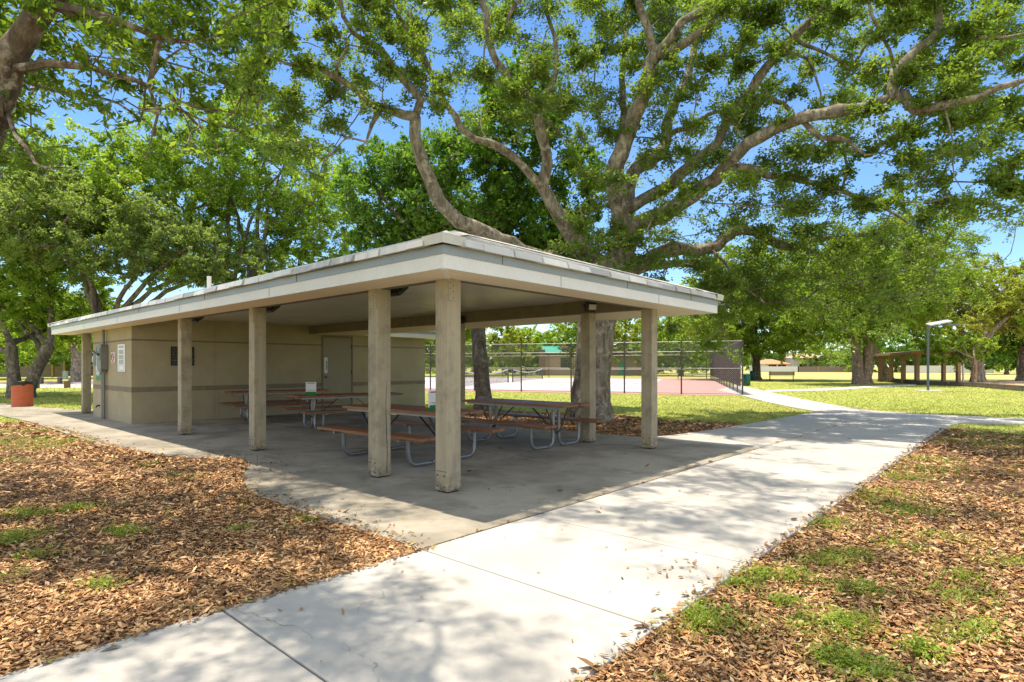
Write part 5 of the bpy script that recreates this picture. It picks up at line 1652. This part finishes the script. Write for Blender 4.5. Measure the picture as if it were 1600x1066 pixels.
# ------------------------------------------------------------------ things near the left edge
b = P(35, 635)
drum_scale = .80
o = empty('waste_drum', 'red painted steel drum bin with a black bag folded over its rim', 'bin', (b.x, b.y, -.01))
m = MB(); m.lathe([(.375, 0), (.38, .02), (.375, .04), (.375, .28), (.39, .295), (.39, .315), (.375, .33), (.375, .58), (.388, .595), (.388, .615), (.375, .63), (.375, .84), (.385, .86), (.35, .86), (.34, .80)], 32); m.build('drum', M['drum'], o, smooth=True)
m = MB(); rr = random.Random(2); base = len(m.v)
prof = [(.39, .80), (.405, .86), (.40, .90), (.36, .905), (.33, .86), (.31, .70)]
for (r_, z) in prof:
    for k in range(32):
        a = 2 * math.pi * k / 32; q = r_ + rr.uniform(-.012, .014)
        m.v.append((q * math.cos(a), q * math.sin(a), z + rr.uniform(-.025, .02) - (.05 * rr.random() if z < .82 else 0)))
for i in range(len(prof) - 1):
    for k in range(32): m.f.append((i*32+k, i*32+(k+1) % 32, (i+1)*32+(k+1) % 32, (i+1)*32+k))
m.f.append(tuple(5 * 32 + k for k in range(32)))
m.build('bin_bag', M['bag'], o, smooth=True)
o.scale = (drum_scale, drum_scale, .97)
o = empty('timber_fence', 'weathered board fence with newer yellow posts beyond the road', 'fence', (P(0, 589.6).x, 72, -.03))
x0, x1 = W(-60, 0, 72).x - o.location.x, W(102, 0, 72).x - o.location.x
m = MB(); x = x0; rr = random.Random(8)
while x < x1: m.box(x, -.012, .05, x + .135, .012, 1.78 + rr.uniform(-.05, .05)); x += .145
m.build('boards', M['fencewood'], o)
for z in (.4, 1.0, 1.6):
    m = MB(); m.box(x0, -.06, z - .045, x1, -.0125, z + .045); m.build('rail', M['fencewood'], o)
for u in (50, 83, 101):
    m = MB(); x = W(u, 0, 72).x - o.location.x; m.box(x - .09, -.15, 0, x + .09, -.061, 1.95 if u > 60 else 1.8); m.build('fence_post', M['newpost'] if u > 60 else M['fencewood'], o)
def bollard(u, v_, h_, w_, mt, label):
    p = P(u, v_); m = MB(); m.box(-w_ / 2, -w_ / 2, -.03, w_ / 2, w_ / 2, h_)
    m.box(-w_ / 2 - .012, -w_ / 2 - .012, h_ - .10, w_ / 2 + .012, w_ / 2 + .012, h_ - .07)
    o = m.build('bollard', M[mt], bevel=.02); o.location = p
    tag(o, label, 'bollard', 'timber bollards beside the road')
bollard(56.5, 606, .50, .27, 'bollard', 'dark timber bollard right behind the red drum bin')
bollard(64, 599.5, .50, .26, 'bollard', 'dark timber bollard across the road, nearer the forked trunk')
bollard(93.5, 599.5, .50, .24, 'bollard', 'dark timber bollard across the road below the white utility box')
bollard(105, 605.5, .43, .26, 'bollard_brown', 'short reddish brown bollard on the near side of the road')
p = P(102, 591.8)
o = empty('utility_box', 'pale blue white utility pedestal standing on the grass by the fence end', 'utility box', (p.x, p.y, -.03))
m = MB(); m.box(-.2, -.18, 0, .2, .18, .74); m.build('cabinet', M['utility'], o, bevel=.03)
m = MB(); m.box(-.22, -.20, .741, .22, .20, .84); m.build('lid', M['utility'], o, bevel=.03)

# ------------------------------------------------------------------ buildings
def gable_house(name, label, u0, u1, Y, depth, wall_h, roof_h, wmat, rmat, wins=(), hip=1.0, doors=()):
    x0, x1 = W(u0, 0, Y).x, W(u1, 0, Y).x
    w_ = x1 - x0
    o = empty(name, label, 'house' if 'house' in name else 'building', ((x0 + x1) / 2, Y, -.03))
    h2 = w_ / 2
    m = MB(); m.box(-h2, 0, 0, h2, depth, wall_h); m.build('wall', wmat, o)
    e = .5; m = MB(); r_ = min(hip * depth / 2, h2 * .9)
    m.add([(-h2 - e, -e, wall_h), (h2 + e, -e, wall_h), (h2 + e, depth + e, wall_h), (-h2 - e, depth + e, wall_h), (-h2 - e + r_, depth / 2, wall_h + roof_h), (h2 + e - r_, depth / 2, wall_h + roof_h)],
          [(0, 1, 5, 4), (1, 2, 5), (2, 3, 4, 5), (3, 0, 4), (0, 3, 2, 1)])
    m.box(-h2 - e, -e - .02, wall_h - .16, h2 + e, -e + .02, wall_h + .01)
    m.build('roof', rmat, o)
    for (fx, z0, ww, wh) in wins:
        x = -h2 + fx * w_
        m = MB(); m.box(x - ww / 2, -.05, z0, x + ww / 2, -.005, z0 + wh); wn = m.build('window', M['window'], o)
        m = MB(); m.box(x - ww / 2 - .08, -.07, z0 - .1, x + ww / 2 + .08, -.006, z0 - .003); m.build('sill', M['whitewall'], wn)
    for (fx, ww, wh) in doors:
        x = -h2 + fx * w_
        m = MB(); m.box(x - ww / 2, -.05, 0, x + ww / 2, -.005, wh); m.build('door', M['teal'], o)
    return o
# brick building behind the court
o = gable_house('brick_building', 'low tan brick building with teal roof across the tennis court', 850, 1003, 88, 9, 3.3, 1.6, M['brick'], M['shade_brown'], [(.22, 1.1, 1.5, 1.6), (.42, 1.0, 1.4, 1.6)], doors=[(.80, 1.1, 2.2)])
tb = MB(); xx = W(862, 0, 88).x - o.location.x
tb.add([(xx - 1.6, -.55, 3.35), (xx + 1.6, -.55, 3.35), (xx + 1.3, 2, 4.5), (xx - 1.3, 2, 4.5), (xx - 1.6, 4, 3.35), (xx + 1.6, 4, 3.35)], [(0, 1, 2, 3), (1, 5, 2), (0, 3, 4), (3, 2, 5, 4)])
tb.build('teal_roof', M['teal'], o)
pc = MB(); pc.box(W(847, 0, 87).x - o.location.x - .45, -1.2, 0, W(847, 0, 87).x - o.location.x + .45, -.4, 3.9); pc.build('pier', M['brickdark'], o)
gable_house('brown_house', 'brown roofed house peeping over the timber board fence', 42, 100, 84, 9, 2.4, 1.0, M['brick'], M['shade_brown'], [(.6, 1.0, 1.4, 1.0)])
gable_house('orange_roof_house', 'low house with orange tile roof behind the white fence', 1196, 1233, 150, 10, 1.95, 1.3, M['whitewall'], M['terracotta'], [(.3, 1.0, 2, .9), (.7, 1.0, 2, .9)])
gable_house('white_house', 'white two storey house with pale terracotta roof beyond the field', 1240, 1290, 155, 10, 3.6, 1.4, M['whitewall'], M['salmon'], [(.70, 2.1, 1.3, 1.2), (.3, .9, 2.0, 1.0)], .6)
gable_house('salmon_roof_house', 'single storey house with salmon roof next to the white house', 1288, 1316, 160, 10, 1.95, 1.35, M['whitewall'], M['salmon'], [(.5, .8, 2, .9)])
gable_house('teal_roof_house', 'house with turquoise roof at the end of the grey board fence', 1305, 1330, 148, 9, 1.9, .95, M['whitewall'], M['teal'], [(.4, .8, 2, .9)])
def long_fence(name, label, u0, u1, Y, h_, mat, pmat, sp=2.4, panel='panel'):
    x0, x1 = W(u0, 0, Y).x, W(u1, 0, Y).x
    o = empty(name, label, 'fence', (x0, Y, -.03))
    m = MB(); x = 0
    while x < x1 - x0: m.box(x, -.02, .04, min(x + .19, x1 - x0), .02, h_); x += .2
    m.build(panel, mat, o)
    n_ = int((x1 - x0) / sp) + 1
    for k in range(n_ + 1):
        x = min(k * sp, x1 - x0); m = MB(); m.box(x - .07, -.09, 0, x + .07, -.021, h_ + .1); m.build('fence_post', pmat, o)
    return o
long_fence('vinyl_fence', 'white vinyl fence across the field below the orange roof', 1188, 1247, 132, 1.32, M['vinyl'], M['vinyl'], 2.4)
long_fence('board_fence', 'grey board fence with yellow posts below the white house', 1247, 1340, 132, 1.30, M['fencewood'], M['newpost'], 4.6)
long_fence('vinyl_fence', 'white vinyl fence seen through the small shelter', 1412, 1552, 118, 1.50, M['vinyl'], M['vinyl'], 2.4)

# ------------------------------------------------------------------ right hand furniture
def bench(loc, rz, label, w_=2.2):
    o = empty('park_bench', label, 'bench', loc, rz, 'park benches')
    m = MB()
    for k in range(4): m.box(-w_ / 2, -.26 + k * .13, .45, w_ / 2, -.15 + k * .13, .48)
    m.build('seat', M['benchmetal'], o)
    m = MB()
    for k in range(3):
        z = .58 + k * .12; m.bar((-w_ / 2, .30 + k * .03, z), (w_ / 2, .30 + k * .03, z), .03, .10)
    m.build('backrest', M['benchmetal'], o)
    for s in (-1, 1):
        x = s * (w_ / 2 - .12)
        for y in (-.22, .24):
            m = MB(); m.tube([(x, y, 0), (x, y, .45)], .03, 8); m.build('leg', M['benchmetal'], o)
        m = MB(); m.tube([(x, .24, .45), (x, .38, .92)], .025, 8); m.build('back_support', M['benchmetal'], o)
    return o
p = P(1221, 594.5); bench((p.x, p.y, -.03), R(-28), 'brown slatted bench on the grass near the round shade tree', 2.3)
p = P(1577, 584.5); bench((p.x, 95, -.03), R(-10), 'pale distant bench below the dark rounded tree', 2.6)
def can(u, v_, h_, label):
    p = P(u, v_)
    o = empty('litter_bin', label, 'bin', (p.x, p.y, -.03), 0, 'green litter bins')
    m = MB(); m.lathe([(.24, 0), (.27, .05), (.28, h_ * .5), (.28, h_ - .05), (.26, h_)], 20); m.build('drum', M['greencan'], o, smooth=True)
    m = MB(); m.lathe([(.29, h_ + .001), (.30, h_ + .02), (.22, h_ + .07), (.10, h_ + .09)], 20); m.build('lid', M['greencan'], o, smooth=True)
can(1166, 602.5, .80, 'dark green litter bin by the corner of the court fence')
can(1176, 593.5, .85, 'dark green litter bin against the round shade tree trunk')
p = P(1450, 610)
o = empty('street_lamp', 'slim blue grey lamp pole with a tilted solar panel head', 'lamp', (p.x, p.y, -.03))
m = MB(); m.tube([(0, 0, 0), (0, 0, 3.72)], [.065, .055], 12); m.build('pole', M['polemat'], o, smooth=True)
m = MB(); m.box(-.17, -.17, 0, .17, .17, .025); m.build('base_plate', M['polemat'], o)
m = MB()
m.add([(-.05, -.32, 3.72), (1.15, -.36, 3.95), (1.35, .32, 4.08), (.15, .40, 3.86), (-.05, -.32, 3.77), (1.15, -.36, 4.0), (1.35, .32, 4.13), (.15, .40, 3.91)], [(0, 3, 2, 1), (4, 5, 6, 7), (0, 1, 5, 4), (1, 2, 6, 5), (2, 3, 7, 6), (3, 0, 4, 7)])
m.build('solar_panel', M['solar'], o)
m = MB(); m.box(.9, -.14, 3.74, 1.75, .14, 3.82); m.build('lamp_head', M['polemat'], o, bevel=.02)
m = MB(); m.bar((0, 0, 3.70), (1.0, 0, 3.80), .08, .06); m.build('arm', M['polemat'], o)
m = MB(); m.prism([(-.6, -.45), (.7, -.5), (.75, .5), (-.55, .45)], .0, .03); ob = m.build('concrete_pad', M['farpath'], o)
# small shelter
d1 = Vector((.27, .963, 0)); d2 = Vector((.963, -.27, 0)); s0 = Vector((31.6, 45.3, -.03))
o = empty('park_shelter', 'small timber shelter with orange fascia at the playground edge', 'shelter', s0)
for (i, j) in ((0, 0), (2.8, 0), (5.6, 0), (8.4, 0), (2.8, 5.0), (5.6, 5.0), (8.4, 5.0)):
    q = d1 * i + d2 * j; m = MB(); m.bar(q, q + Vector((0, 0, 2.35)), .26, .26, (0, 1, 0)); m.build('post', M['shelterpost'], o)
m = MB(); 
A = [d1 * -1.0 + d2 * -.7, d1 * -1.0 + d2 * 3.2, d1 * 9.4 + d2 * 5.8, d1 * 9.4 + d2 * -.7]
ridge0, ridge1 = d1 * 1.4 + d2 * 2.2, d1 * 7 + d2 * 2.5
vs = [(p.x, p.y, 2.52) for p in A] + [(ridge0.x, ridge0.y, 2.80), (ridge1.x, ridge1.y, 2.80)]
m.add(vs, [(0, 1, 4), (1, 2, 5, 4), (2, 3, 5), (3, 0, 4, 5), (0, 3, 2, 1)]); m.build('roof', M['shelterroof'], o)
for (i, j, mt) in ((0, 1, 'shelterfascia'), (3, 0, 'shelterpost'), (1, 2, 'shelterfascia')):
    m = MB(); m.bar(A[i] + Vector((0, 0, 2.42)), A[j] + Vector((0, 0, 2.42)), .05, .2); m.build('fascia', M[mt], o)
m = MB(); m.bar(d1 * 0 + Vector((0, 0, 2.28)), d1 * 8.4 + Vector((0, 0, 2.28)), .14, .18); m.build('beam', M['shelterpost'], o)
# playground border timbers
edge = [Vector((35.2, 54.4, 0)), Vector((33.2, 49.5, 0)), Vector((30.9, 43.9, 0)), Vector((31.3, 41.6, 0)), Vector((31.6, 39.7, 0)), Vector((30.6, 37.2, 0)), Vector((29.7, 34.9, 0)), Vector((28.9, 32.8, 0))]
for i in range(len(edge) - 1):
    p, q = edge[i], edge[i+1]
    d = (q - p); ln_ = d.length
    m = MB(); m.box(-ln_ / 2 + .03, -.10, 0, ln_ / 2 - .03, .10, .17); m.box(-ln_ / 2 + .10, -.09, .171, ln_ / 2 - .10, .09, .32)
    ob = m.build('border_timber', M['bollard'], bevel=.02); ob.location = ((p.x + q.x) / 2, (p.y + q.y) / 2, -.03); ob.rotation_euler = (0, 0, math.atan2(d.y, d.x))
    tag(ob, ['dark border timber under the shelter by the twin trunks', 'dark border timber along the middle of the shelter', 'dark border timber at the near end of the shelter', 'dark border timber straight behind the lamp pole', 'dark border timber just past the lamp pole on the sand edge', 'dark border timber second from the picture edge on the sand edge', 'dark border timber nearest the picture edge on the sand edge'][i], 'border timber', 'playground border timbers')
p = P(1505, 598.5)
m = MB(); m.box(-.05, -.05, 0, .05, .05, 1.55); m.box(-.06, -.06, 1.551, .06, .06, 1.60); o = m.build('white_post', M['vinyl'], bevel=.005); o.location = (p.x, p.y, -.03)
tag(o, 'slim white post on the playground edge beside the shelter', 'post')
